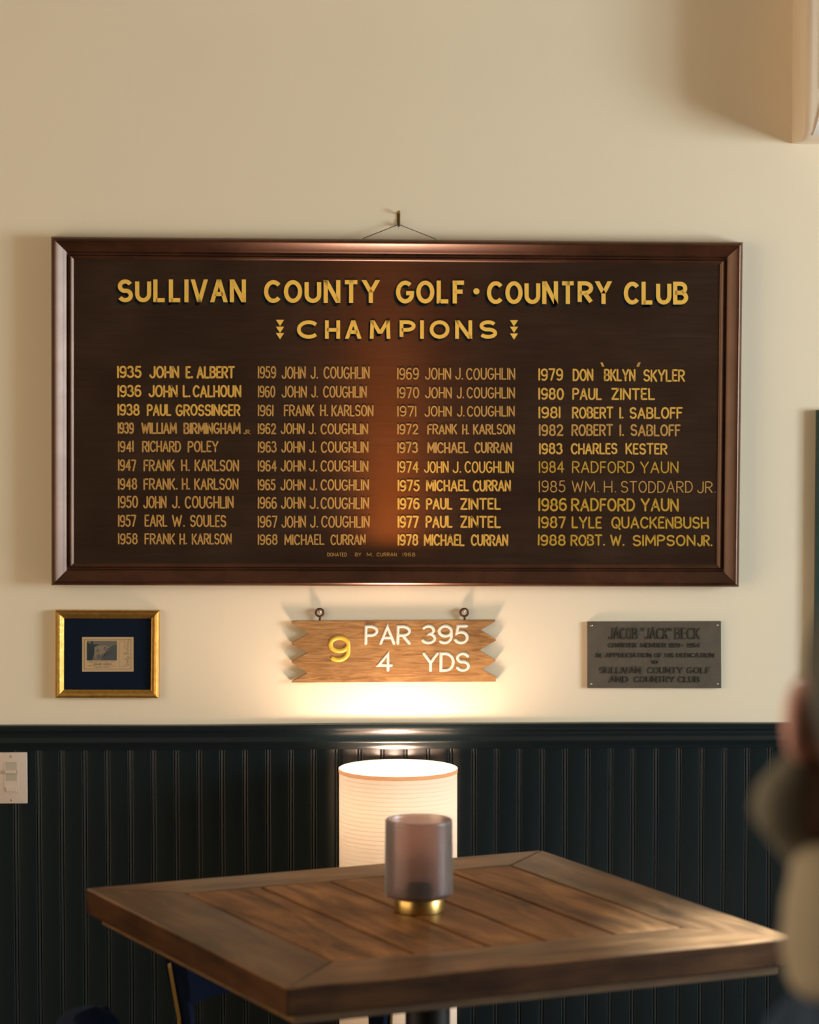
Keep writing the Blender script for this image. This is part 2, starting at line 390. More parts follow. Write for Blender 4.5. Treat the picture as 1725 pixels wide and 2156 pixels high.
# ------------------------------------------------------------------ lettering: a single-stroke sign painter's alphabet
def arc(cx, cy, rx, ry, a0, a1, n=14):
    return [(cx + rx * math.cos(math.radians(a0 + (a1 - a0) * i / n)), cy + ry * math.sin(math.radians(a0 + (a1 - a0) * i / n))) for i in range(n + 1)]
def ell(cx, cy, rx, ry, n=26): return ('c', arc(cx, cy, rx, ry, 90, 450, n)[:-1])
P_ = [(0, 0), (0, 1), (.45, 1)] + arc(.45, .74, .55, .26, 90, -90)[1:] + [(0, .48)]
SIX = [(.88, .93)] + arc(.56, .60, .56, .40, 60, 180, 8) + [(0, .30)]
G = {
 'A': (.9, [[(0, 0), (.5, 1), (1, 0)], [(.17, .33), (.83, .33)]]),
 'B': (.78, [[(0, .52), (0, 1), (.45, 1)] + arc(.45, .76, .47, .24, 90, -90)[1:] + [(0, .52)], [(0, .52), (.5, .52)] + arc(.5, .26, .5, .26, 90, -90)[1:] + [(0, 0), (0, .52)]]),
 'C': (.85, [arc(.55, .5, .55, .5, 42, 318, 24)]),
 'D': (.82, [('c', [(0, 0), (0, 1), (.35, 1)] + arc(.35, .5, .65, .5, 90, -90, 18)[1:])]),
 'E': (.6, [[(1, 1), (0, 1), (0, 0), (1, 0)], [(0, .52), (.8, .52)]]),
 'F': (.6, [[(1, 1), (0, 1), (0, 0)], [(0, .52), (.85, .52)]]),
 'G': (.9, [arc(.52, .5, .52, .5, 48, 335, 24) + [(1, .44), (.58, .44)]]),
 'H': (.78, [[(0, 0), (0, 1)], [(1, 0), (1, 1)], [(0, .48), (1, .48)]]),
 'I': (0.001, [[(0, 0), (0, 1)]]),
 'J': (.66, [[(1, 1), (1, .28)] + arc(.5, .28, .5, .28, 0, -165, 14)[1:]]),
 'K': (.76, [[(0, 0), (0, 1)], [(.95, 1), (0, .38)], [(.3, .57), (1, 0)]]),
 'L': (.62, [[(0, 1), (0, 0), (1, 0)]]),
 'M': (1.02, [[(0, 0), (.04, 1), (.5, .22), (.96, 1), (1, 0)]]),
 'N': (.8, [[(0, 0), (0, 1), (1, 0), (1, 1)]]),
 'O': (.9, [ell(.5, .5, .5, .5)]),
 'P': (.74, [P_]),
 'Q': (.95, [ell(.5, .5, .5, .5), [(.55, .28), (1.02, -.12)]]),
 'R': (.78, [P_, [(.42, .48), (1, 0)]]),
 'S': (.76, [arc(.5, .745, .47, .255, 25, 255, 16) + arc(.5, .255, .5, .255, 78, -155, 16)]),
 'T': (.8, [[(0, 1), (1, 1)], [(.5, 1), (.5, 0)]]),
 'U': (.8, [[(0, 1), (0, .34)] + arc(.5, .34, .5, .34, 180, 360, 16)[1:] + [(1, 1)]]),
 'V': (.88, [[(0, 1), (.5, 0), (1, 1)]]),
 'W': (1.2, [[(0, 1), (.25, 0), (.5, .85), (.75, 0), (1, 1)]]),
 'X': (.8, [[(0, 0), (1, 1)], [(0, 1), (1, 0)]]),
 'Y': (.88, [[(0, 1), (.5, .45), (1, 1)], [(.5, .45), (.5, 0)]]),
 'Z': (.76, [[(0, 1), (1, 1), (0, 0), (1, 0)]]),
 '0': (.74, [ell(.5, .5, .5, .5)]),
 '1': (0.001, [[(0, 0), (0, 1)]]),
 '2': (.7, [arc(.5, .71, .47, .29, 165, -25, 14) + [(0, 0), (1, 0)]]),
 '3': (.68, [arc(.45, .76, .45, .24, 150, -80, 14) + arc(.45, .27, .55, .27, 80, -150, 16)]),
 '4': (.78, [[(.74, 0), (.74, 1), (0, .3), (1, .3)]]),
 '5': (.68, [[(.92, 1), (.18, 1), (.1, .57)] + arc(.45, .32, .55, .32, 125, -150, 16)]),
 '6': (.72, [SIX + arc(.5, .30, .5, .30, 180, 540, 22)[1:]]),
 '7': (.7, [[(0, 1), (1, 1), (.36, 0)]]),
 '8': (.72, [ell(.5, .76, .42, .24), ell(.5, .27, .5, .27)]),
 '9': (.72, [[(1 - x, 1 - y) for x, y in SIX + arc(.5, .30, .5, .30, 180, 540, 22)[1:]]]),
 '.': (0.12, [('d', (.5, .05))]),
 ',': (0.12, [('d', (.5, .03))]),
 '-': (.4, [[(0, .45), (1, .45)]]),
 '"': (.3, [[(0, 1.02), (.2, .74)], [(.8, 1.02), (1, .74)]]),
 '“': (.8, [[(0, 1.0), (.55, 0)], [(.45, 1.0), (1, 0)]]),
 '”': (.8, [[(.55, 1.0), (0, 0)], [(1, 1.0), (.45, 0)]]),
}
FLAT = [(-1, 0), (1, 0)]
PUFF = [(math.cos(PI * (1 - i / 8)), math.sin(PI * i / 8)) for i in range(9)]
RAISED = [(-1.25, 0), (-0.9, 1), (0.9, 1), (1.25, 0)]
def sweep(bm, pts, hw, prof, ht, mapper, rnd=False, closed=False):
    """sweep a cross-section along a 2-D stroke; mapper(x, y, height) gives the room position"""
    pts = [Vector(p) for p in pts]
    q = [pts[0]]
    for p in pts[1:]:
        if (p - q[-1]).length > 1e-4: q.append(p)
    pts = q
    if closed and (pts[0] - pts[-1]).length < 1e-4: pts.pop()
    N = len(pts)
    if N < 2: return
    st = []
    for i, p in enumerate(pts):
        if closed: a, b = pts[i - 1], pts[(i + 1) % N]
        else: a, b = (pts[i - 1] if i else None), (pts[i + 1] if i < N - 1 else None)
        d1 = (p - a).normalized() if a is not None else None
        d2 = (b - p).normalized() if b is not None else None
        if d1 is None: d1 = d2
        if d2 is None: d2 = d1
        n1, n2 = Vector((-d1.y, d1.x)), Vector((-d2.y, d2.x))
        nn = n1 + n2
        if nn.length < 1e-3: nn = n1.copy()
        nn.normalize()
        k = 1 / max(0.42, nn.dot(n1))
        st.append((p, nn * k, 1.0))
    if rnd and not closed:
        def cap(p, d, nn):
            return [(p + d * hw * math.sin(t), nn, math.cos(t)) for t in (0.5, 0.95, 1.3, 1.5)]
        d0 = (pts[0] - pts[1]).normalized(); d1 = (pts[-1] - pts[-2]).normalized()
        st = cap(pts[0], d0, st[0][1])[::-1] + st + cap(pts[-1], d1, st[-1][1])
    rows = [[bm.verts.new(mapper(p.x + n.x * hw * s * sc, p.y + n.y * hw * s * sc, h * ht * sc)) for s, h in prof] for p, n, sc in st]
    prs = list(zip(rows, rows[1:]))
    if closed: prs.append((rows[-1], rows[0]))
    for a, b in prs:
        for j in range(len(prof) - 1):
            bm.faces.new((a[j], b[j], b[j + 1], a[j + 1]))
def disc(bm, c, r, prof, ht, mapper, n=16):
    if len(prof) == 2:
        bm.faces.new([bm.verts.new(mapper(c[0] + r * math.cos(2 * PI * i / n), c[1] + r * math.sin(2 * PI * i / n), 0)) for i in range(n)])
        return
    rings = [[bm.verts.new(mapper(c[0] + r * f * math.cos(2 * PI * i / n), c[1] + r * f * math.sin(2 * PI * i / n), ht * math.sqrt(max(0, 1 - f * f)))) for i in range(n)] for f in (1, .85, .5, .1)]
    for a, b in zip(rings, rings[1:]):
        for i in range(n): bm.faces.new((a[i], a[(i + 1) % n], b[(i + 1) % n], b[i]))
    bm.faces.new(rings[-1])
def block_stroke(bm, a, b, hw, top, base, mapper):
    (ax_, ay), (bx_, by) = a, b
    dx, dy = bx_ - ax_, by - ay
    if abs(dy) > abs(dx) * 0.3:
        h = hw * math.hypot(dx, dy) / abs(dy) * (1.0 if abs(dx) < abs(dy) * .1 else 0.95)
        def ext(x, y):
            for lim in (top, base):
                if abs(y - lim) < hw * 1.15: return lim
            return y
        ya, yb = ext(ax_, ay), ext(bx_, by)
        q = [(ax_ - h, ya), (ax_ + h, ya), (bx_ + h, yb), (bx_ - h, yb)]
    else:
        n = Vector((-dy, dx)).normalized() * hw
        q = [(ax_ + n.x, ay + n.y), (bx_ + n.x, by + n.y), (bx_ - n.x, by - n.y), (ax_ - n.x, ay - n.y)]
    bm.faces.new([bm.verts.new(mapper(x, y, 0)) for x, y in q])
def corners(pts, lim=50):
    out, cur = [], [pts[0]]
    for i in range(1, len(pts)):
        cur.append(pts[i])
        if i < len(pts) - 1:
            d1 = Vector(pts[i]) - Vector(pts[i - 1]); d2 = Vector(pts[i + 1]) - Vector(pts[i])
            if d1.length > 1e-5 and d2.length > 1e-5 and math.degrees(d1.angle(d2)) > lim:
                out.append(cur); cur = [pts[i]]
    out.append(cur)
    return out
def word(bm, txt, x0, x1, top, base, hw, mapper, prof=FLAT, ht=0.0, rnd=False, gap=0.30, jitter=0.0, serif=False, dotr=1.15, block=False):
    cap = base - top
    cw = [G[c][0] for c in txt]
    nat = sum(cw) * cap + gap * cap * (len(txt) - 1)
    k = (x1 - x0 - 2 * hw) / nat if nat > 0.05 * cap else 1.0
    x = x0 + hw
    cap_i = cap - 2 * hw; b_i = base - hw
    for c, w in zip(txt, cw):
        ww = w * cap * k
        jy = random.uniform(-jitter, jitter) * cap
        jx = random.uniform(-jitter, jitter) * cap * 0.6
        for s in G[c][1]:
            if isinstance(s, tuple) and s[0] == 'd':
                disc(bm, (x + ww / 2, b_i - s[1][1] * cap_i + hw * 0.3), hw * dotr, prof, ht, mapper)
                continue
            cl = isinstance(s, tuple)
            pp = s[1] if cl else s
            pts = [(x + px * ww + jx * py, b_i - py * cap_i + jy) for px, py in pp]
            if block and not cl and len(pts) <= 5 and c in 'AEFHIKLMNTVWXYZ':
                for a_, b_2 in zip(pts, pts[1:]): block_stroke(bm, a_, b_2, hw, top, base, mapper)
            elif rnd and not cl and prof is FLAT:
                for sub in corners(pts): sweep(bm, sub, hw, prof, ht, mapper, True, False)
            else:
                sweep(bm, pts, hw, prof, ht, mapper, rnd, cl)
            if serif and not cl:
                for e in (0, -1):
                    ex, ey = pts[e]
                    nb = pts[1] if e == 0 else pts[-2]
                    if abs(ex - nb[0]) < abs(ey - nb[1]) and (abs(pp[e][1]) < .03 or abs(pp[e][1] - 1) < .03):
                        sweep(bm, [(ex - hw * 1.8, ey), (ex + hw * 1.8, ey)], hw * 0.45, prof, ht * 0.98, mapper)
        x += ww + gap * cap * k
def wmap(off):
    def f(x, y, h):
        p = on_wall(x, y, off); p.y -= h; return p
    return f

# ------------------------------------------------------------------ the setting
bm = bmesh.new(); box2(bm, (-3.2, 0, 0), (WIN_X, 0.12, 3.0)); struct('wall_back', bm, M['wall'])
bm = bmesh.new(); box2(bm, (-3.2, -8.4, -0.1), (WIN_X + .2, 0.12, 0)); struct('floor', bm, M['floor'])
bm = bmesh.new(); box2(bm, (-3.2, -8.4, 3.0), (WIN_X + .2, 0.12, 3.1)); struct('ceiling', bm, M['ceiling'])
bm = bmesh.new(); box2(bm, (-3.2, -8.5, 0), (WIN_X + .12, -8.4, 3.0)); struct('wall_front', bm, M['rear'])
bm = bmesh.new()
x0, x1 = WIN_X, WIN_X + 0.12
box2(bm, (x0, -8.4, 0), (x1, WIN_Y0, 3.0)); box2(bm, (x0, WIN_Y1, 0), (x1, 0.12, 3.0))
box2(bm, (x0, WIN_Y0, 0), (x1, WIN_Y1, WIN_Z0)); box2(bm, (x0, WIN_Y0, WIN_Z1), (x1, WIN_Y1, 3.0))
struct('wall_right', bm, M['wall'])
bm = bmesh.new(); box2(bm, (-3.32, -8.4, 0), (-3.2, -6.0, 3.0)); box2(bm, (-3.32, -1.6, 0), (-3.2, 0.12, 3.0)); struct('wall_left', bm, M['rear'])
win = bpy.data.objects.new('window_1', None); COL.objects.link(win); win['kind'] = 'structure'
win.location = (WIN_X, (WIN_Y0 + WIN_Y1) / 2, WIN_Z0)
bm = bmesh.new()
for (a, b) in (((WIN_Y0, WIN_Z0), (WIN_Y0 + .05, WIN_Z1)), ((WIN_Y1 - .05, WIN_Z0), (WIN_Y1, WIN_Z1)), ((WIN_Y0 + .05, WIN_Z0), (WIN_Y1 - .05, WIN_Z0 + .05)), ((WIN_Y0 + .05, WIN_Z1 - .05), (WIN_Y1 - .05, WIN_Z1)),
               (((WIN_Y0 + WIN_Y1) / 2 - .025, WIN_Z0 + .05), ((WIN_Y0 + WIN_Y1) / 2 + .025, WIN_Z1 - .05))):
    box2(bm, (WIN_X - .02, a[0], a[1]), (WIN_X + .08, b[0], b[1]))
part('window_frame', bm, M['ac_panel'], win)

# beaded wainscot: flat boards with a double groove and a bead at every joint
zr = on_wall(860, 1526, 0.03).z                     # top of the chair rail
pitch_b = 0.0508
xb0 = on_wall(81.5, 1700, 0.010).x
prof = []
n0 = -62; n1 = 48
bead = []
for k in range(5):                                   # eased board edge
    t = PI / 2 * k / 4
    bead.append((-.0062 + .0020 * math.sin(t), .0080 + .0020 * math.cos(t)))
bead += [(-.0040, .0062), (-.0035, .0062)]
for k in range(9):                                   # round bead
    t = PI * k / 8
    bead.append((-.0030 * math.cos(t), .0070 + .0030 * math.sin(t)))
bead += [(.0035, .0062), (.0040, .0062)]
bead += [(-x, d) for x, d in bead[:5][::-1]]
for n in range(n0, n1 + 90):
    prof += [(xb0 + n * pitch_b + x, d) for x, d in bead]
prof = [p for p in prof if -3.2 < p[0] < WIN_X]
bm = bmesh.new()
lo = [bm.verts.new((x, -d, 0.10)) for x, d in prof]; hi = [bm.verts.new((x, -d, zr - 0.045)) for x, d in prof]
for i in range(len(prof) - 1): bm.faces.new((lo[i], lo[i + 1], hi[i + 1], hi[i]))
bk = [bm.verts.new(v) for v in ((prof[0][0], -.0001, .10), (prof[-1][0], -.0001, .10), (prof[-1][0], -.0001, zr - .045), (prof[0][0], -.0001, zr - .045))]
bm.faces.new(bk); bm.faces.new([bk[0]] + lo + [bk[1]]); bm.faces.new([bk[3]] + hi + [bk[2]])
bm.faces.new((bk[0], lo[0], hi[0], bk[3])); bm.faces.new((bk[1], lo[-1], hi[-1], bk[2]))
struct('trim_2', bm, M['wainscot'], smooth=50)
# moulded chair rail
rp = [(0, 0), (.020, 0), (.0235, -.0012), (.0250, -.005), (.0250, -.011), (.0240, -.0145), (.0205, -.0155), (.0190, -.0185), (.0185, -.026), (.0195, -.0315), (.0220, -.0345), (.0240, -.0365), (.0245, -.040), (.0225, -.0435), (.019, -.047), (.018, -.052), (.0165, -.0565), (0, -.0565)]
def extrude_x(prof2, xa, xb, z0):
    bm = bmesh.new()
    N = 60
    rows = []
    for i in range(N + 1):
        x = xa + (xb - xa) * i / N
        wob = 0.0009 * math.sin(x * 4.1) + 0.0006 * math.sin(x * 9.7 + 1)
        rows.append([bm.verts.new((x, -d, z0 + z + (wob if z > -.012 else 0))) for d, z in prof2])
    for a, b in zip(rows, rows[1:]):
        for j in range(len(prof2)): bm.faces.new((a[j], a[(j + 1) % len(prof2)], b[(j + 1) % len(prof2)], b[j]))
    bm.faces.new(rows[0]); bm.faces.new(rows[-1][::-1])
    return bm
struct('trim_1', extrude_x([(d * .8, z) for d, z in rp], -3.2, WIN_X, zr), M['wainscot'], smooth=35)
struct('baseboard_back', extrude_x([(0, 0), (.02, 0), (.02, -.09), (.016, -.105), (.012, -.11), (0, -.11)], -3.2, WIN_X, 0.11), M['wainscot'])
bpy.data.objects['baseboard_back'].data.transform(Matrix.Translation((0, 0, 0)))

# ------------------------------------------------------------------ champions board
QB, PB = 0.052, 0.030
CN = [on_wall(107, 498, QB), on_wall(1566, 510, QB), on_wall(1557.5, 1237, QB), on_wall(107.5, 1233.5, QB)]
board = wthing('honour_board', 'long dark wooden champions board with gold lettering hanging above the lamp', 'sign', ((CN[2] + CN[3]) / 2).to_tuple()[:1] + (0.0,) + (((CN[2] + CN[3]) / 2).z,))
board.location.y = -0.002
px = 0.001050
fprof = [(0, .002), (0, QB - .012), (.0012, QB - .007), (.0035, QB - .003), (.0065, QB - .0008), (.0082, QB), (.0086, QB - .0012), (.0098, QB - .0025), (.0150, QB - .0068), (.0210, QB - .0113), (.0270, QB - .0152), (.0325, QB - .0180), (.0335, QB - .0200), (.0355, QB - .0235), (.0385, QB - .0235), (.0392, QB - .0185), (.0415, QB - .0160), (.0445, QB - .0172), (.0465, QB - .0195), (.0485, QB - .0205), (.0493, PB - .004), (.0493, .002)]
def mitred_rails(CN, fprof, name, mat, t, smooth=40, nseg=1):
    outs = []
    for i in range(4):
        a, b = CN[i], CN[(i + 1) % 4]
        pa, nb = CN[i - 1], CN[(i + 2) % 4]
        e = (b - a).normalized(); ia = (pa - a).normalized(); ib = (nb - b).normalized()
        bm = bmesh.new()
        rows = []
        for k in range(nseg + 1):
            f = k / nseg
            row = []
            for ins, d in fprof:
                A = a + (e + ia) * ins; B = b + (-e + ib) * ins
                p = A.lerp(B, f); p.y = -d
                row.append(bm.verts.new(p))
            rows.append(row)
        for r0, r1 in zip(rows, rows[1:]):
            for j in range(len(fprof)): bm.faces.new((r0[j], r1[j], r1[(j + 1) % len(fprof)], r0[(j + 1) % len(fprof)]))
        bm.faces.new(rows[0][::-1]); bm.faces.new(rows[-1])
        outs.append(part(name, bm, mat, t, smooth))
    return outs
mitred_rails(CN, fprof, 'frame_rail', M['board_frame'], board)
def inset_corners(CN, ins):
    r = []
    for i in range(4):
        r.append(CN[i] + ((CN[(i + 1) % 4] - CN[i]).normalized() + (CN[i - 1] - CN[i]).normalized()) * ins)
    return r
ic = inset_corners(CN, .0485)
bm = bmesh.new()
fr = [bm.verts.new((p.x, -PB, p.z)) for p in ic]; bk = [bm.verts.new((p.x, -.006, p.z)) for p in ic]
bm.faces.new(fr); bm.faces.new(bk[::-1])
for i in range(4): bm.faces.new((fr[i], bk[i], bk[(i + 1) % 4], fr[(i + 1) % 4]))
panel = part('panel', bm, M['board_panel'], board)
mb = wmap(PB + 0.0006)
mbs = wmap(PB + 0.0003)
def slant(x, y0, y1):       # title baselines drop slightly towards the right
    t = (x - 246) / (1449 - 246)
    return y0 + (y1 - y0) * t
TITLE = [('SULLIVAN', 247.4, 518), ('COUNTY', 556, 800), ('GOLF', 834, 981.7), ('COUNTRY', 1025.6, 1289), ('CLUB', 1313.8, 1449.5)]
for nm, dx, dy, mp, mat in (('title_letter_shade', -5.5, 7.0, mbs, M['shade_black']), ('title_word', 0, 0, mb, M['gold_bright'])):
    steps = [(0, 0)] if dx == 0 else [(dx * k / 4, dy * k / 4) for k in range(1, 5)]
    for tx, a, b in TITLE + [('dot', 996, 1010)]:
        bm = bmesh.new()
        for sx, sy in steps:
            yb = slant((a + b) / 2, 635.6, 641.5)
            if tx == 'dot': disc(bm, (1003.4 + sx, 613.2 + sy), 6.6, FLAT, 0, mp)
            else: word(bm, tx, a + sx, b + sx, yb - 48 + sy, yb + sy, 4.4, mp, gap=0.42, block=True)
        part('title_dot' if tx == 'dot' and dx == 0 else nm, bm, mat, board, fix=False)
SUB = [('C', 625.5, 671), ('H', 684.6, 716.3), ('A', 726.7, 761.5), ('M', 778.9, 822.3), ('P', 841.8, 875.3), ('I', 885, 892.9), ('O', 905, 946.7), ('N', 958.8, 994.5), ('S', 1009.2, 1047)]
for nm, dx, dy, mp, mat in (('subtitle_letter_shade', -4.0, 5.5, mbs, M['shade_black']), ('subtitle_letter', 0, 0, mb, M['gold_bright'])):
    steps = [(0, 0)] if dx == 0 else [(dx * k / 3, dy * k / 3) for k in range(1, 4)]
    for tx, a, b in SUB:
        bm = bmesh.new()
        for sx, sy in steps:
            word(bm, tx, a + sx, b + sx, 674.4 + sy, 713.2 + sy, 3.9, mp, block=True)
        part(nm, bm, mat, board, fix=False)
for cx, tops in ((589.8, (673.4, 687.8, 701.2)), (1082.6, (674, 687.8, 702))):
    bm = bmesh.new(); bs = bmesh.new()
    for t0 in tops:
        for b_, mp, dx, dy in ((bm, mb, 0, 0), (bs, mbs, -3, 3)):
            b_.faces.new([b_.verts.new(mp(cx + dx + a, t0 + dy + c, 0)) for a, c in ((-8.6, 0), (8.6, 0), (0, 13.2))])
    o = part('arrow_ornament', bm, M['gold_bright'], board, fix=False)
    part('arrow_ornament_shade', bs, M['shade_black'], board, fix=False)

def z1(l, ox, sc): return [(t, ox + a / sc, ox + b / sc) for t, a, b in l]
E1, E2 = 5.75, 4.3125
ROWS = []
def row(words, ox, sc, top, base, oy, hw, mat, drop=0.6):
    ROWS.append((z1(words, ox, sc), oy + top / sc, oy + base / sc, hw, mat, drop))
K = 1 / .46377
# first column
row([('1935', 95, 392), ('JOHN', 485, 848), ('E.', 925, 1018), ('ALBERT', 1058, 1520)], 230, E1, 116, 266, 750, 2.05, 'gold_paint')
row([('1936', 100, 390), ('JOHN', 475, 830), ('L.', 890, 985), ('CALHOUN', 1010, 1600)], 230, E1, 348, 497, 750, 1.95, 'gold_paint')
row([('1938', 100, 370), ('PAUL', 455, 752), ('GROSSINGER', 805, 1588)], 230, E1, 578, 722, 750, 1.9, 'gold_paint')
row([('1939', 103, 300), ('WILLIAM', 388, 820), ('BIRMINGHAM', 900, 1592), ('JR.|', 1625, 1718)], 230, E1, 800, 940, 750, 1.8, 'gold_pale')
row([('1941', 107, 297), ('RICHARD', 397, 870), ('POLEY', 950, 1325)], 230, E1, 1022, 1160, 750, 1.6, 'gold_pale')
row([('1947', 107, 330), ('FRANK', 415, 795), ('H.', 870, 978), ('KARLSON', 1033, 1572)], 230, E1, 98, 240, 950, 1.6, 'gold_pale')
row([('1948', 107, 340), ('FRANK.', 415, 832), ('H.', 880, 982), ('KARLSON', 1030, 1565)], 230, E1, 325, 466, 950, 1.6, 'gold_pale')
row([('1950', 107, 350), ('JOHN', 410, 695), ('J.', 760, 860), ('COUGHLIN', 915, 1508)], 230, E1, 540, 690, 950, 1.6, 'gold_pale')
row([('1957', 107, 328), ('EARL', 428, 705), ('W.', 760, 920), ('SOULES', 978, 1418)], 230, E1, 768, 915, 950, 1.55, 'gold_pale')
row([('1958', 107, 345), ('FRANK', 428, 798), ('H.', 850, 945), ('KARLSON', 1000, 1483)], 230, E1, 992, 1127, 950, 1.5, 'gold_pale')
# second column
row([('1959', 75, 297), ('JOHN', 362, 655), ('J.', 712, 806), ('COUGHLIN', 870, 1430)], 530, E1, 122, 271, 750, 1.5, 'gold_pale')
row([('1960', 75, 287), ('JOHN', 362, 668), ('J.', 720, 806), ('COUGHLIN', 865, 1395)], 530, E1, 357, 500, 750, 1.45, 'gold_pale')
row([('1961', 75, 265), ('FRANK', 390, 760), ('H.', 828, 930), ('KARLSON', 965, 1475)], 530, E1, 585, 725, 750, 1.5, 'gold_pale')
row([('1962', 75, 297), ('JOHN', 350, 640), ('J.', 688, 782), ('COUGHLIN', 835, 1410)], 530, E1, 810, 943, 750, 1.5, 'gold_pale')
row([('1963', 75, 303), ('JOHN', 357, 645), ('J.', 695, 784), ('COUGHLIN', 838, 1415)], 530, E1, 1028, 1167, 750, 1.5, 'gold_pale')
row([('1964', 955, 1042), ('JOHN', 1058, 1172), ('J.', 1187, 1226), ('COUGHLIN', 1240, 1457)], 100, K, 256, 308, 850, 1.5, 'gold_pale')
row([('1965', 955, 1036), ('JOHN', 1057, 1172), ('J.', 1190, 1226), ('COUGHLIN', 1240, 1460)], 100, K, 342, 393, 850, 1.5, 'gold_pale')
row([('1966', 955, 1042), ('JOHN', 1060, 1172), ('J.', 1190, 1232), ('COUGHLIN', 1240, 1460)], 100, K, 423, 477, 850, 1.5, 'gold_pale')
row([('1967', 955, 1045), ('JOHN', 1062, 1174), ('J.', 1192, 1230), ('COUGHLIN', 1243, 1463)], 100, K, 508, 562, 850, 1.45, 'gold_pale')
row([('1968', 955, 1045), ('MICHAEL', 1076, 1258), ('CURRAN', 1285, 1445)], 100, K, 592, 641, 850, 1.45, 'gold_pale')
# third column
row([('1969', 95, 357), ('JOHN', 432, 748), ('J.', 797, 897), ('COUGHLIN', 930, 1525)], 820, E1, 139, 284, 750, 1.4, 'gold_pale')
row([('1970', 95, 362), ('JOHN', 432, 757), ('J.', 815, 907), ('COUGHLIN', 937, 1522)], 820, E1, 372, 509, 750, 1.4, 'gold_pale')
row([('1971', 97, 328), ('JOHN', 425, 755), ('J.', 818, 915), ('COUGHLIN', 940, 1520)], 820, E1, 600, 730, 750, 1.4, 'gold_pale')
row([('1972', 97, 350), ('FRANK', 460, 822), ('H.', 882, 970), ('KARLSON', 1015, 1520)], 820, E1, 818, 946, 750, 1.5, 'gold_pale')
row([('1973', 97, 347), ('MICHAEL', 460, 960), ('CURRAN', 1030, 1487)], 820, E1, 1037, 1173, 750, 1.7, 'gold_pale')
row([('1974', 837, 882), ('JOHN', 893, 945), ('J.', 953, 972), ('COUGHLIN', 978.5, 1082)], 0, 1, 970.6, 995.4, 0, 1.5, 'gold_paint')
row([('1975', 837.5, 884), ('MICHAEL', 897.3, 988.2), ('CURRAN', 996, 1076)], 0, 1, 1010, 1034.4, 0, 1.8, 'gold_paint')
row([('1976', 837.5, 884), ('PAUL', 897.3, 953), ('ZINTEL', 969.2, 1055)], 0, 1, 1048, 1072.8, 0, 1.9, 'gold_paint')
row([('1977', 837.5, 882), ('PAUL', 896.4, 953), ('ZINTEL', 969.2, 1055)], 0, 1, 1085.6, 1111.2, 0, 1.9, 'gold_paint')
row([('1978', 837.5, 881), ('MICHAEL', 892.7, 978.5), ('CURRAN', 991.5, 1070.3)], 0, 1, 1124.6, 1149.2, 0, 1.8, 'gold_paint')
# fourth column
row([('1979', 60, 285), ('DON', 372, 560), ('“^', 625, 658), ('BKLYN', 655, 942), ('”^', 952, 988), ('SKYLER', 1013, 1392)], 1120, E2, 109, 221, 750, 1.8, 'gold_paint', 3.0)
row([('1980', 60, 292), ('PAUL', 368, 637), ('ZINTEL', 722, 1120)], 1120, E2, 287, 396, 750, 1.85, 'gold_paint')
row([('1981', 62, 260), ('ROBERT', 365, 740), ('I.', 795, 835), ('SABLOFF', 888, 1370)], 1120, E2, 457, 564, 750, 1.8, 'gold_paint', 1.4)
row([('1982', 65, 287), ('ROBERT', 360, 738), ('I.', 797, 840), ('SABLOFF', 897, 1352)], 1120, E2, 616, 724, 750, 1.75, 'gold_pale')
row([('1983', 67, 280), ('CHARLES', 355, 778), ('KESTER', 852, 1232)], 1120, E2, 787, 890, 750, 1.75, 'gold_paint')
row([('1984', 65, 295), ('RADFORD', 365, 932), ('YAUN', 985, 1332)], 1120, E2, 90, 198, 950, 1.35, 'gold_yellow')
row([('1985', 65, 305), ('WM.', 362, 612), ('H.', 655, 770), ('STODDARD', 810, 1462), ('JR.', 1502, 1675)], 1120, E2, 266, 373, 950, 1.1, 'gold_pale', 1.6)
row([('1986', 60, 320), ('RADFORD', 357, 938), ('YAUN', 990, 1335)], 1120, E2, 426, 545, 950, 1.95, 'gold_yellow')
row([('1987', 60, 310), ('LYLE', 362, 637), ('QUACKENBUSH', 722, 1608)], 1120, E2, 591, 700, 950, 1.75, 'gold_yellow', 1.2)
row([('1988', 55, 308), ('ROBT.', 352, 668), ('W.', 712, 845), ('SIMPSON', 917, 1487), ('JR.', 1500, 1643)], 1120, E2, 755, 858, 950, 1.75, 'gold_yellow', 1.2)
for words, top, base, hw, mat, drop in ROWS:
    xs, xe = words[0][1], words[-1][2]
    ns = len(words) - (2 if words[-1][0].startswith('JR') else 1)
    for nm, grp in (('entry_year', words[:1]), ('entry_forename', words[1:ns]), ('entry_surname', words[ns:])):
        bm = bmesh.new()
        for t, a, b in grp:
            dy = drop * ((a + b) / 2 - xs) / (xe - xs)
            if t.endswith('|'):
                word(bm, t[:-1], a, b, base - 9.5 + dy, base + dy, 0.75, mb, rnd=True)
            elif t.endswith('^'):
                word(bm, t[:-1], a, b, top - 12.5, top - 3, 0.9, mb, rnd=True)
            else:
                word(bm, t, a, b, top + dy, base + dy, hw, mb, rnd=True, gap=0.32, jitter=0.018)
        part(nm, bm, M[mat], board, fix=False)
bm = bmesh.new()
for t, a, b in (('DONATED', 689, 730.8), ('BY', 748, 761), ('M.', 772.5, 786.4), ('CURRAN', 793.4, 836), ('1968', 848, 874.5)):
    word(bm, t, a, b, 1163.6, 1171.6, 0.55, mb, gap=0.35)
part('donor_line', bm, M['gold_pale'], board, fix=False)
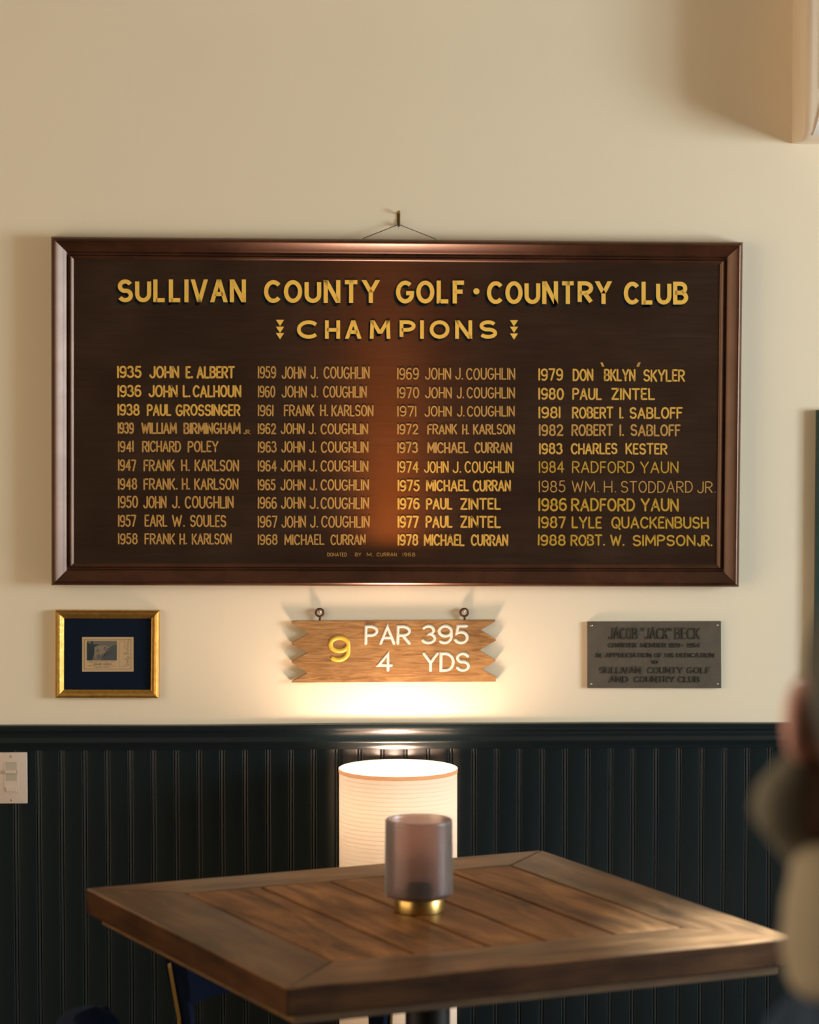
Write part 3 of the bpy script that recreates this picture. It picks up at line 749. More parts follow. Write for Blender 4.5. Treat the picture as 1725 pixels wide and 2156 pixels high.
# hanging wire and its wall hook
hk = on_wall(839.5, 472.5, 0.012)
wl, wr = on_wall(765, 502, 0.02), on_wall(917, 503, 0.02)
bm = bmesh.new()
tube(bm, [wl + Vector((-.01, 0.004, -.02)), wl, hk, wr, wr + Vector((.01, 0.004, -.02))], 0.0009, 6)
part('hanging_wire', bm, M['wire'], board)
pk = on_wall(839.5, 460, 0)
pk.y = 0
hook = wthing('picture_hook', 'small brass picture hook on the wall above the champions board', 'hook', pk)
bm = bmesh.new()
add_box(bm, (pk.x, -.001, pk.z), (.0075, .002, .030)); bevel(bm, .0007, 1)
part('back_plate', bm, M['brass'], hook)
bm = bmesh.new()
tube(bm, [(pk.x, -.002, pk.z - .004), (pk.x, -.0035, pk.z - .012), (pk.x, -.008, pk.z - .0165), (pk.x, -.0135, pk.z - .015), (pk.x, -.015, pk.z - .009)], .0026, 8)
part('hook_arm', bm, M['wire'], hook)
bm = bmesh.new()
tube(bm, [(pk.x, -.013, pk.z + .014), (pk.x, -.002, pk.z + .009)], .0014, 8)
bmesh.ops.create_uvsphere(bm, u_segments=10, v_segments=6, radius=.0036, matrix=Matrix.Translation((pk.x, -.0135, pk.z + .0142)))
part('nail', bm, M['brass'], hook)

# ------------------------------------------------------------------ gilt-framed card
FQ = 0.020
GC = [on_wall(116.6, 1285.2, FQ), on_wall(336.2, 1286, FQ), on_wall(334.5, 1471, FQ), on_wall(116, 1470.6, FQ)]
gf = wthing('framed_card', 'small gilt frame with navy mat around an old souvenir card', 'picture', ((GC[2].x + GC[3].x) / 2, -.001, GC[3].z))
gp = [(0, .001), (0, FQ - .006), (.001, FQ - .004), (.002, FQ - .0035), (.003, FQ - .0015), (.006, FQ), (.009, FQ - .0008), (.013, FQ - .004), (.0155, FQ - .007), (.017, FQ - .0075), (.0185, FQ - .009), (.0187, FQ - .012), (.0187, .001)]
mitred_rails(GC, gp, 'frame_rail', M['gilt'], gf)
gi = inset_corners(GC, .0183)
bm = bmesh.new()
f4 = [bm.verts.new((p.x, -.008, p.z)) for p in gi]; b4 = [bm.verts.new((p.x, -.003, p.z)) for p in gi]
bm.faces.new(f4); bm.faces.new(b4[::-1])
for i in range(4): bm.faces.new((f4[i], b4[i], b4[(i + 1) % 4], f4[(i + 1) % 4]))
part('mat_board', bm, M['navy_mat'], gf)
CK = 13.8
def cp(zx, zy): return 165 + zx / CK, 1330 + zy / CK
def quad(bm, mp, x0, y0, x1, y1):
    bm.faces.new([bm.verts.new(mp(*cp(a, b), 0)) for a, b in ((x0, y0), (x1, y0), (x1, y1), (x0, y1))])
def polyc(bm, mp, pts): bm.faces.new([bm.verts.new(mp(*cp(a, b), 0)) for a, b in pts])
bm = bmesh.new()
mc = wmap(.0088)
vs = [mc(*cp(a, b), 0) for a, b in ((110, 155), (1603, 155), (1605, 1158), (110, 1162))]
t4 = [bm.verts.new(v) for v in vs]; u4 = [bm.verts.new((v.x, -.0081, v.z)) for v in vs]
bm.faces.new(t4); bm.faces.new(u4[::-1])
for i in range(4): bm.faces.new((t4[i], u4[i], u4[(i + 1) % 4], t4[(i + 1) % 4]))
card = part('souvenir_card', bm, M['card'], gf)
m1, m2, m3, m4 = wmap(.00892), wmap(.00900), wmap(.00906), wmap(.00912)
bm = bmesh.new()
def line(bm, a, b, hwz, mp):
    sweep(bm, [cp(*a), cp(*b)], hwz / CK, FLAT, 0, mp)
for a, b in (((170, 235), (1530, 232)), ((1530, 232), (1530, 1085)), ((1530, 1085), (172, 1085)), ((172, 1085), (170, 235))): line(bm, a, b, 5, m1)
for c in ((172, 236), (1530, 232), (1530, 1083), (175, 1085), (1455, 238)): disc(bm, cp(*c), 12 / CK, FLAT, 0, m1)
part('card_border', bm, M['ink'], card, fix=False)
bm = bmesh.new()
for a, b in (((1185, 295), (1345, 295)), ((1185, 295), (1185, 1015)), ((1185, 1015), (1345, 1015))): line(bm, a, b, 3.5, m1)
part('card_rule', bm, M['ink_thin'], card, fix=False)
bm = bmesh.new()
for words, y0, y1, hwz in (([('SOUVENIR', 315, 580), ('OF', 615, 680), ('FLIGHT', 710, 890), ('WITH', 925, 1060)], 866, 896, 3.4),
                           ([('HOLGER', 425, 690), ('HOIRIIS', 725, 955)], 922, 960, 5.5),
                           ([('FIRST', 290, 400), ('PILOT', 420, 525), ('TO', 545, 590), ('FLY', 610, 690), ('FROM', 715, 800), ('NEW', 825, 900), ('YORK', 925, 1025), ('TO', 1045, 1085)], 984, 1006, 2.6),
                           ([('COPENHAGEN', 480, 700), ('DENMARK', 735, 910)], 1024, 1046, 2.6)):
    for t, a, b in words:
        word(bm, t, cp(a, 0)[0], cp(b, 0)[0], cp(0, y0)[1], cp(0, y1)[1], hwz / CK, m1, gap=0.3)
part('card_caption', bm, M['ink'], card, fix=False)
# handwriting running up the right side of the card
bm = bmesh.new()
hwp = []
sq = [(1345, 1030), (1350, 985), (1400, 965), (1450, 975), (1465, 950), (1420, 940), (1395, 915), (1440, 900), (1462, 880), (1425, 865), (1400, 850), (1450, 835), (1460, 805), (1385, 800), (1350, 790), (1420, 775), (1480, 765), (1500, 745), (1440, 735), (1425, 715), (1455, 700)]
s2 = [(1470, 655), (1400, 640), (1340, 615), (1320, 640), (1375, 650), (1440, 625), (1450, 600), (1415, 585), (1410, 560), (1452, 545), (1450, 520), (1415, 505), (1412, 480), (1455, 468), (1450, 445), (1418, 430), (1420, 400), (1458, 388), (1450, 365), (1422, 350), (1430, 325), (1462, 318), (1440, 300), (1445, 280), (1470, 285)]
def smooth_line(p, n=5):
    o = []
    for i in range(len(p) - 1):
        p0, p1, p2, p3 = [Vector(p[max(0, min(len(p) - 1, i + k))]) for k in (-1, 0, 1, 2)]
        for k in range(n):
            t = k / n
            o.append(0.5 * ((2 * p1) + (p2 - p0) * t + (2 * p0 - 5 * p1 + 4 * p2 - p3) * t * t + (3 * p1 - p0 - 3 * p2 + p3) * t ** 3))
    o.append(Vector(p[-1])); return o
for s in (sq, s2, [(1355, 265), (1358, 500)]):
    sweep(bm, [cp(*v) for v in (smooth_line(s) if len(s) > 2 else s)], 4.2 / CK, FLAT, 0, m2)
part('handwriting', bm, M['ink'], card, fix=False)
# halftone print of an aeroplane nose with lettering
bm = bmesh.new(); quad(bm, m1, 248, 268, 1120, 838)
pr = part('card_print', bm, M['photo_mid'], card, fix=False)
bm = bmesh.new()
polyc(bm, m2, [(248, 300), (360, 370), (620, 365), (470, 440), (465, 640), (430, 760), (400, 838), (248, 838)])
polyc(bm, m2, [(370, 275), (430, 285), (425, 370), (365, 370)])
part('print_figure', bm, M['photo_dark'], card, fix=False)
bm = bmesh.new()
polyc(bm, m2, [(1120, 375), (1000, 400), (900, 480), (780, 620), (690, 740), (640, 838), (1120, 838)])
part('print_wing', bm, M['photo_teal'], card, fix=False)
bm = bmesh.new()
polyc(bm, m3, [(470, 450), (640, 400), (800, 400), (900, 440), (780, 610), (660, 690), (520, 780), (430, 775), (470, 640)])
part('print_fuselage', bm, M['photo_light'], card, fix=False)
bm = bmesh.new()
polyc(bm, m4, [(500, 560), (560, 485), (620, 545), (560, 610)])
part('print_window', bm, M['photo_mid'], card, fix=False)
bm = bmesh.new()
for c in ((780, 462), (755, 510), (835, 500), (802, 552)):
    polyc(bm, m4, [(c[0] - 26, c[1] + 4), (c[0] + 2, c[1] - 20), (c[0] + 26, c[1] - 2), (c[0] - 2, c[1] + 20)])
for t, a, b, y0, y1 in (('L', 465, 500, 690, 780), ('I', 528, 540, 675, 770), ('B', 560, 640, 655, 755), ('E', 690, 730, 635, 735), ('R', 750, 800, 620, 720), ('T', 815, 880, 600, 700), ('Y', 890, 960, 580, 670)):
    word(bm, t, cp(a, 0)[0], cp(b, 0)[0], cp(0, y0)[1], cp(0, y1)[1], 7.5 / CK, m4)
part('print_lettering', bm, M['photo_dark'], card, fix=False)
bm = bmesh.new()
gq = inset_corners(GC, .0180)
f4 = [bm.verts.new((p.x, -.0115, p.z)) for p in gq]; b4 = [bm.verts.new((p.x, -.0105, p.z)) for p in gq]
bm.faces.new(f4); bm.faces.new(b4[::-1])
for i in range(4): bm.faces.new((f4[i], b4[i], b4[(i + 1) % 4], f4[(i + 1) % 4]))
part('glass_pane', bm, M['pane'], gf)

# ------------------------------------------------------------------ wooden tee sign
ZS = 3.45
def sp_(zx, zy): return 580 + zx / ZS, 1240 + zy / ZS
SQ = 0.015
out = [(117, 234), (1598, 226), (1598, 236), (1492, 300), (1602, 368), (1601, 376), (1480, 447), (1600, 516), (1600, 524), (1503, 586), (1602, 640), (1602, 673), (117, 680), (118, 674), (232, 611), (121, 536), (120, 526), (238, 462), (119, 404), (119, 392), (245, 325), (117, 246)]
ctr = on_wall(*sp_(860, 680), 0.01)
sign = wthing('tee_sign', 'oak golf hole sign with zigzag ends, yellow 9 and white lettering', 'sign', (ctr.x, -.003, ctr.z))
ms = wmap(SQ)
bm = bmesh.new()
f = [bm.verts.new(ms(*sp_(a, b), 0)) for a, b in out]
b_ = [bm.verts.new((v.co.x, -.003, v.co.z)) for v in f]
for tri in tessellate_polygon([[Vector((v.co.x, v.co.z, 0)) for v in f]]):
    bm.faces.new([f[i] for i in tri]); bm.faces.new([b_[i] for i in tri][::-1])
for i in range(len(f)): bm.faces.new((f[i], b_[i], b_[(i + 1) % len(f)], f[(i + 1) % len(f)]))
part('plank', bm, M['sign_wood'], sign)
msl = wmap(SQ - 0.0008)
for nm, t, a, b, y0, y1, hwz, mat in (('hole_number', '9', 383, 546, 337, 532, 16.5, 'yellow_paint'), ('lettering', 'PAR', 645, 985, 261, 405, 11.5, 'white_paint'), ('lettering', '395', 1062, 1406, 257, 401, 11.5, 'white_paint'),
                                      ('lettering', '4', 738, 853, 459, 600, 11, 'white_paint'), ('lettering', 'YDS', 1068, 1415, 457, 601, 11.5, 'white_paint')):
    bm = bmesh.new()
    word(bm, t, sp_(a, 0)[0], sp_(b, 0)[0], sp_(0, y0)[1], sp_(0, y1)[1], hwz / ZS, msl, PUFF, 0.0040 if t == '9' else 0.0032, rnd=True, gap=0.26)
    part(nm, bm, M[mat], sign, smooth=50, fix=False)
for (cx, cy, sx) in ((322, 172, 322), (1372, 171, 1376)):
    c = on_wall(*sp_(cx, cy), .010)
    s = on_wall(*sp_(sx, 230), .010)
    bm = bmesh.new()
    r = .0083
    pts = [(c.x + r * math.cos(a), -.010, c.z + r * math.sin(a)) for a in [math.radians(-80 + 345 * i / 24) for i in range(25)]]
    tube(bm, [(s.x, -.010, s.z - .012), (s.x, -.010, s.z), (c.x + .001, -.010, c.z - r - .001)] + pts, .0025, 8)
    part('screw_eye', bm, M['rust'], sign, smooth=60)
for i, (cx, cy) in enumerate(((325, 160), (1375, 158))):
    c = on_wall(*sp_(cx, cy), .012)
    nl = wthing('wall_nail', ['bright round nail holding the left screw eye of the golf hole sign', 'bright round nail holding the right screw eye of the golf hole sign'][i], 'nail', (c.x, 0, c.z), 'nails holding the golf hole sign')
    bm = bmesh.new(); tube(bm, [(c.x, .008, c.z), (c.x, -.015, c.z)], .0017, 8)
    bmesh.ops.create_uvsphere(bm, u_segments=12, v_segments=8, radius=.0038, matrix=Matrix.Translation((c.x, -.0155, c.z)))
    part('nail_head', bm, M['steel'], nl, smooth=60)

# ------------------------------------------------------------------ bronze memorial plaque
ZP = 1725 / 350
def pp_(zx, zy): return 1210 + zx / ZP, 1280 + zy / ZP
PQ = 0.010
cs = [on_wall(*pp_(a, b), PQ) for a, b in ((133, 143), (1523, 139), (1526, 833), (134, 831))]
plq = wthing('memorial_plaque', 'rectangular weathered bronze plaque with raised lettering screwed to the wall', 'plaque', ((cs[2].x + cs[3].x) / 2, -.0005, cs[3].z))
bm = bmesh.new()
f4 = [bm.verts.new(v) for v in cs]; b4 = [bm.verts.new((v.x, -.0008, v.z)) for v in cs]
bm.faces.new(f4); bm.faces.new(b4[::-1])
for i in range(4): bm.faces.new((f4[i], b4[i], b4[(i + 1) % 4], f4[(i + 1) % 4]))
bevel(bm, .0012, 2)
part('plate', bm, M['bronze'], plq)
mq = wmap(PQ - .0002)
for words, y0, y1, hwz in (([('JACOB', 357, 662), ('"JACK"', 695, 1015), ('BECK', 1045, 1305)], 205, 326, 6.2),
                           ([('CHARTER', 355, 648), ('MEMBER', 690, 955), ('1929', 990, 1100), ('-', 1112, 1140), ('1954', 1178, 1305)], 364, 411, 3.5),
                           ([('IN', 225, 277), ('APPRECIATION', 322, 802), ('OF', 835, 908), ('HIS', 945, 1035), ('DEDICATION', 1065, 1450)], 468, 514, 3.5),
                           ([('TO', 795, 867)], 543, 581, 3.5),
                           ([('SULLIVAN', 262, 692), ('COUNTY', 758, 1128), ('GOLF', 1168, 1412)], 612, 680, 4.8),
                           ([('AND', 362, 560), ('COUNTRY', 620, 1042), ('CLUB', 1078, 1302)], 708, 772, 4.8)):
    bm = bmesh.new()
    for t, a, b in words:
        word(bm, t, pp_(a, 0)[0], pp_(b, 0)[0], pp_(0, y0)[1], pp_(0, y1)[1], hwz / ZP, mq, RAISED, 0.0022, gap=0.3, serif=True)
    part('raised_lettering', bm, M['bronze_letter'], plq, fix=False)
for a, b in ((178, 182), (1482, 180), (172, 790), (1484, 790)):
    c = on_wall(*pp_(a, b), PQ)
    bm = bmesh.new(); bmesh.ops.create_uvsphere(bm, u_segments=12, v_segments=6, radius=.0026, matrix=Matrix.Translation((c.x, -PQ - .0004, c.z)) @ Matrix.Diagonal((1, .55, 1, 1)))
    part('screw', bm, M['steel'], plq, smooth=60)

# ------------------------------------------------------------------ wall-mounted air conditioner
a0 = on_wall(1667, 303, 0)
ax, az = a0.x, a0.z
ac = wthing('air_conditioner', 'ivory wall-mounted air conditioner high in the right corner of the picture', 'air conditioner', (ax + .42, 0, az))
acp = [(0, 0), (.150, 0), (.178, .008), (.196, .026), (.205, .06), (.208, .12), (.208, .335), (.200, .360), (.18, .373), (.05, .375), (0, .375)]
bm = bmesh.new()
def ac_rows(xs):
    rows = []
    for x, k in xs:
        rows.append([bm.verts.new((x, -(.002 + (d - .002) * k if d > .01 else d), az + .006 * (1 - k) + z * (1 - .04 * (1 - k)))) for d, z in acp])
    for a, b in zip(rows, rows[1:]):
        for j in range(len(acp)): bm.faces.new((a[j], a[(j + 1) % len(acp)], b[(j + 1) % len(acp)], b[j]))
    bm.faces.new(rows[0]); bm.faces.new(rows[-1][::-1])
ac_rows([(ax, .93), (ax + .003, .96), (ax + .008, .985), (ax + .016, 1), (ax + .824, 1), (ax + .832, .985), (ax + .837, .96), (ax + .84, .93)])
part('body', bm, M['ac_plastic'], ac, smooth=40)
bm = bmesh.new()
fp = [(.2075, .105), (.2125, .11), (.2125, .337), (.204, .364), (.19, .374)]
rows = [[bm.verts.new((x, -d, az + z)) for d, z in fp] for x in (ax + .034, ax + .806)]
bkr = [[bm.verts.new((x, -(d - .006), az + z - (.003 if i > 2 else 0))) for i, (d, z) in enumerate(fp)] for x in (ax + .034, ax + .806)]
for a, b in ((rows[0], rows[1]), (bkr[0], bkr[1])):
    for j in range(len(fp) - 1): bm.faces.new((a[j], a[j + 1], b[j + 1], b[j]))
for k in (0, 1):
    for j in range(len(fp) - 1): bm.faces.new((rows[k][j], rows[k][j + 1], bkr[k][j + 1], bkr[k][j]))
for j in (0, -1): bm.faces.new((rows[0][j], rows[1][j], bkr[1][j], bkr[0][j]))
part('front_panel', bm, M['ac_panel'], ac)
bm = bmesh.new()
lp = [(.2085, .101), (.2105, .098), (.209, .06), (.199, .027), (.186, .0125), (.180, .0115)]
nL = 9
rows = []
for k in range(nL):
    f = k / (nL - 1)
    rows.append([])
xs = [ax + .040, ax + .800]
lo_ = [[bm.verts.new((x + (0.026 - .026 * min(1, z / .098)) * -1 * (1 if i == 0 else -1) * .9, -d - .0008, az + z)) for d, z in lp] for i, x in enumerate(xs)]
li_ = [[bm.verts.new((v.co.x, v.co.y + .005, v.co.z + .001)) for v in r] for r in lo_]
for r in (lo_, li_):
    for j in range(len(lp) - 1): bm.faces.new((r[0][j], r[0][j + 1], r[1][j + 1], r[1][j]))
for k in (0, 1):
    for j in range(len(lp) - 1): bm.faces.new((lo_[k][j], lo_[k][j + 1], li_[k][j + 1], li_[k][j]))
for j in (0, -1): bm.faces.new((lo_[0][j], lo_[1][j], li_[1][j], li_[0][j]))
part('louver', bm, M['ac_panel'], ac, smooth=40)

# ------------------------------------------------------------------ green frame cut by the right edge
t0 = on_wall(1721.5, 864, .024)
GW, GH = .42, .60
TC = [Vector((t0.x, -.024, t0.z)), Vector((t0.x + GW, -.024, t0.z)), Vector((t0.x + GW, -.024, t0.z - GH)), Vector((t0.x, -.024, t0.z - GH))]
tf = wthing('hanging_picture', 'dark green wooden frame cut off by the right edge of the picture', 'picture', (t0.x + GW / 2, -.001, t0.z - GH))
mitred_rails(TC, [(0, .001), (0, .022), (.002, .024), (.028, .024), (.032, .020), (.032, .001)], 'frame_rail', M['teal'], tf)
bm = bmesh.new(); box2(bm, (t0.x + .031, -.006, t0.z - GH + .031), (t0.x + GW - .031, -.014, t0.z - .031))
part('backing_panel', bm, M['teal_in'], tf)

# ------------------------------------------------------------------ dimmer switch
sc0 = on_wall(24, 1638, .014)
sw = wthing('dimmer_switch', 'almond dimmer switch plate on the dark wainscot at the left edge', 'switch', (sc0.x, -.0103, sc0.z))
bm = bmesh.new(); add_box(bm, (sc0.x, -.0133, sc0.z), (.0708, .006, .1145)); bevel(bm, .0022, 3)
part('face_plate', bm, M['switch'], sw, smooth=50)
def sbox(name, cx, cz, w, h, y0, y1, mat, bev=.0007):
    bm = bmesh.new(); box2(bm, (sc0.x + cx - w / 2, -y0, sc0.z + cz - h / 2), (sc0.x + cx + w / 2, -y1, sc0.z + cz + h / 2)); bevel(bm, bev, 2)
    return part(name, bm, M[mat], sw)
sbox('insert', 0, 0, .0330, .0665, .0155, .0170, 'switch')
sbox('slider_slot', .000, .0150, .0245, .042, .0165, .01725, 'switch_dark', .0002)
sbox('slider_knob', -.0015, .0145, .0245, .0075, .0168, .0215, 'switch')
sbox('rocker', 0, -.0245, .0235, .0105, .0165, .0195, 'switch')
for dz in (.0485, -.0485):
    bm = bmesh.new(); bmesh.ops.create_uvsphere(bm, u_segments=14, v_segments=8, radius=.0031, matrix=Matrix.Translation((sc0.x, -.0163, sc0.z + dz)) @ Matrix.Diagonal((1, .45, 1, 1)))
    scw = part('screw', bm, M['switch'], sw, smooth=60)
    bm = bmesh.new(); box2(bm, (sc0.x - .0004, -.0172, sc0.z + dz - .0026), (sc0.x + .0004, -.0178, sc0.z + dz + .0026))
    part('screw_slot', bm, M['ac_dark'], scw)

# ------------------------------------------------------------------ glowing drum lamp behind the table
LW = 0.165                                             # axis distance from the wall
lc = on_wall(838.5, 1617, LW)
LX, LZ = lc.x, lc.z
SR, SH = 0.1285, 0.62
lamp = wthing('drum_lamp', 'glowing tall cream drum lamp standing against the wall behind the table', 'lamp', (LX, -LW, 0))
bm = bmesh.new()
n = 96
uvl = bm.loops.layers.uv.new('UVMap')
zs = [LZ - SH + SH * i / 12 for i in range(13)]
R_ = [[bm.verts.new((LX + SR * math.cos(2 * PI * i / n), -LW + SR * math.sin(2 * PI * i / n), z)) for i in range(n)] for z in zs]
for j in range(12):
    for i in range(n):
        f = bm.faces.new((R_[j][i], R_[j][(i + 1) % n], R_[j + 1][(i + 1) % n], R_[j + 1][i]))
        for lp_, (u, v) in zip(f.loops, ((i, j), (i + 1, j), (i + 1, j + 1), (i, j + 1))): lp_[uvl].uv = (u / n, v / 12)
shade = part('lamp_shade', bm, M['shade'], lamp, smooth=60, label='glowing woven cream shade')
for z0 in (LZ - .0085, LZ - SH):
    bm = bmesh.new(); lathe(bm, [(SR + .0006, 0), (SR + .0010, .0002), (SR + .0010, .0085), (SR + .0003, .0090)], 96, (LX, -LW, z0))
    part('shade_trim', bm, M['shade_trim'], shade, smooth=40)
bm = bmesh.new()
for k in range(3):
    a = 2 * PI * k / 3 + .3
    tube(bm, [(LX, -LW, LZ - .21), (LX + (SR - .002) * math.cos(a), -LW + (SR - .002) * math.sin(a), LZ - .21)], .0015, 6)
part('shade_spider', bm, M['black_metal'], lamp)
bm = bmesh.new(); lathe(bm, [(.0, 0), (.11, 0), (.11, .012), (.10, .02), (.012, .024), (.010, .04), (.010, LZ - .28), (.016, LZ - .275), (.016, LZ - .205), (.0, LZ - .205)], 40, (LX, -LW, 0))
part('stand', bm, M['black_metal'], lamp, smooth=40)
BZ = LZ - 0.115
bm = bmesh.new(); bmesh.ops.create_uvsphere(bm, u_segments=20, v_segments=12, radius=.032, matrix=Matrix.Translation((LX, -LW, BZ)))
tube(bm, [(LX, -LW, BZ - .06), (LX, -LW, BZ - .02)], .013, 12)
bulb = part('bulb', bm, M['bulb'], lamp, smooth=60)
bulb.visible_shadow = True
def point(name, loc, power, r, color):
    l = bpy.data.lights.new(name, 'POINT'); l.energy = power; l.shadow_soft_size = r; l.color = color
    o = bpy.data.objects.new(name, l); COL.objects.link(o); o.parent = lamp; o.location = Vector(loc) - Vector(lamp.location)
    return o
BULB_C = (1.0, 0.67, 0.50)
point('bulb_light', (LX, -LW, BZ + .055), 7.2, .045, BULB_C)
_ul = bpy.data.lights.new('bulb_uplight', 'SPOT')          # the bulb throws most of its light straight up
_ul.energy, _ul.color, _ul.spot_size, _ul.spot_blend, _ul.shadow_soft_size = 45, BULB_C, math.radians(42), 1.0, .03
_uo = bpy.data.objects.new('bulb_uplight', _ul); COL.objects.link(_uo); _uo.parent = lamp
_uo.location = Vector((LX, -LW, BZ + .055)) - Vector(lamp.location); _uo.rotation_euler = (PI, 0, 0)
point('lower_bulb_light', (LX + .03, -LW, LZ - .42), 5.5, .03, BULB_C)

# ------------------------------------------------------------------ table
TH = 0.76
cor = {k: at_z(x, y, TH) for k, (x, y) in dict(L=(184, 1868), B=(1136, 1789), R=(1675, 1976), F=(612, 2082)).items()}
tc_ = (cor['L'] + cor['B'] + cor['R'] + cor['F']) / 4
uv_ = ((cor['B'] - cor['L']) + (cor['R'] - cor['F'])).normalized()
TS = ((cor['B'] - cor['L']).length + (cor['R'] - cor['F']).length + (cor['F'] - cor['L']).length + (cor['R'] - cor['B']).length) / 4
TANG = math.atan2(uv_.y, uv_.x)
table = thing('dining_table', 'square worn plank-topped wooden table on a black pedestal in front of the lamp', 'table', (tc_.x, tc_.y, 0), TANG)
# local: x along the back-left edge (u), y towards the wall; v runs along -y
def tl(u, v): return ((u - .5) * TS, (.5 - v) * TS)
bm = bmesh.new()
uvl = bm.loops.layers.uv.new('UVMap')
def plank(poly, ax, z0, z1, off, bev=.003, gap=.0008, mi=1):
    c = sum((Vector(p) for p in poly), Vector((0, 0))) / len(poly)
    pts = []
    for p in poly:
        d = Vector(p) - c
        pts.append(Vector(p) - Vector((math.copysign(gap, d.x), math.copysign(gap, d.y))))
    tmp = bmesh.new()
    a = [tmp.verts.new((p.x, p.y, z1)) for p in pts]; b = [tmp.verts.new((p.x, p.y, z0)) for p in pts]
    tmp.faces.new(a); tmp.faces.new(b[::-1])
    for i in range(len(a)): tmp.faces.new((a[i], b[i], b[(i + 1) % len(a)], a[(i + 1) % len(a)]))
    bmesh.ops.recalc_face_normals(tmp, faces=list(tmp.faces))
    bmesh.ops.recalc_face_normals(tmp, faces=list(tmp.faces)); bevel(tmp, bev, 2); tmp.normal_update()
    vm = {v: bm.verts.new(v.co) for v in tmp.verts}
    for f in tmp.faces:
        nf = bm.faces.new([vm[v] for v in f.verts])
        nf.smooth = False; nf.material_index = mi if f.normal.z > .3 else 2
        for l in nf.loops:
            co = l.vert.co
            along = co.x if ax == 'x' else co.y
            across = (co.y if ax == 'x' else co.x) + co.z * 1.0
            l[uvl].uv = (along + off * 1.7, across + off * .31)
    tmp.free()
bw, bv = .158, .13
bf = .168
br = .14
TK = .045
z1_, z0_ = TH, TH - TK
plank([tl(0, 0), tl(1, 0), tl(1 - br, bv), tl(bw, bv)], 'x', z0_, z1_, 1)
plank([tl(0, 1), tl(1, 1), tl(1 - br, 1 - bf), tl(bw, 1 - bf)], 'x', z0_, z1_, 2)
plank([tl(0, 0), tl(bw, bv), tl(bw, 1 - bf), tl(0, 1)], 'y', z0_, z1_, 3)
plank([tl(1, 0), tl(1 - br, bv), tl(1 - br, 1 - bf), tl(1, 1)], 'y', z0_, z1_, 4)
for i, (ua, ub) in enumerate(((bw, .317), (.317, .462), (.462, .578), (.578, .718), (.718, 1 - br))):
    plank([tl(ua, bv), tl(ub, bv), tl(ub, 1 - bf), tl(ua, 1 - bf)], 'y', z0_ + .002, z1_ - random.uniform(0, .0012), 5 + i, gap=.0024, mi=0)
top = lpart('tabletop', bm, [M['table'], M['table_border'], M['table_edge_shaded']], table)
bm = bmesh.new()
s_ = TS / 2 - .022
for (cx, cy, sx, sy) in ((0, s_ - .03, 2 * s_, .06), (0, -s_ + .03, 2 * s_, .06), (s_ - .03, 0, .06, 2 * s_ - .12), (-s_ + .03, 0, .06, 2 * s_ - .12)):
    add_box(bm, (cx, cy, z0_ - .009), (sx, sy, .018))
bevel(bm, .002, 1)
lpart('under_frame', bm, M['table_low'], table)
bm = bmesh.new(); lathe(bm, [(0, .018), (.038, .018), (.038, z0_ - .012), (0, z0_ - .012)], 40)
lpart('pedestal', bm, M['black_metal'], table, smooth=40)
bm = bmesh.new(); add_box(bm, (0, 0, z0_ - .006), (.40, .40, .012))
lpart('mounting_plate', bm, M['black_metal'], table)
bm = bmesh.new(); add_box(bm, (0, 0, .009), (.40, .40, .018)); bevel(bm, .005, 2)
lpart('base_plate', bm, M['black_metal'], table)

# ------------------------------------------------------------------ ribbed glass candle lamp on the table
gc = at_z(882, 1918, TH)
gx, gy = gc.x, gc.y
cup = wthing('glass_table_lamp', 'smoky ribbed glass cylinder lamp on a brass foot standing on the table', 'table lamp', (gx, gy, TH))
bm = bmesh.new()
zb, zt, r0 = TH + .024, TH + .1575, .0575
pr_ = [(0.02, zb + .001), (.046, zb), (.053, zb + .002), (.0565, zb + .007)]
nr = 44
for i in range(nr * 4 + 1):
    z = zb + .009 + (zt - .004 - zb - .009) * i / (nr * 4)
    pr_.append((r0 + .0006 * math.cos(2 * PI * i / 4) - .0012 * i / (nr * 4), z))
pr_ += [(r0 - .0014, zt - .001), (r0 - .0026, zt), (r0 - .0038, zt - .002)]
for i in range(20, -1, -1):
    pr_.append((r0 - .0042, zb + .008 + (zt - .004 - zb - .008) * i / 20))
pr_ += [(.050, zb + .0045), (.02, zb + .004), (0.02, zb + .001)]
lathe(bm, pr_, 96, (gx, gy, 0))
part('glass_shade', bm, M['smoke'], cup, smooth=50, label='smoky ribbed glass cylinder')
bm = bmesh.new(); lathe(bm, [(0, 0), (.040, 0), (.0422, .001), (.0424, .003), (.0424, .0215), (.0415, .0235), (.034, .0245), (0, .0245)], 64, (gx, gy, TH))
part('foot', bm, M['brass'], cup, smooth=35, label='brass foot')
bm = bmesh.new(); lathe(bm, [(0, .0245), (.022, .0245), (.022, .047), (.018, .051), (0, .052)], 32, (gx, gy, TH))
part('light_unit', bm, M['black_metal'], cup, smooth=40)

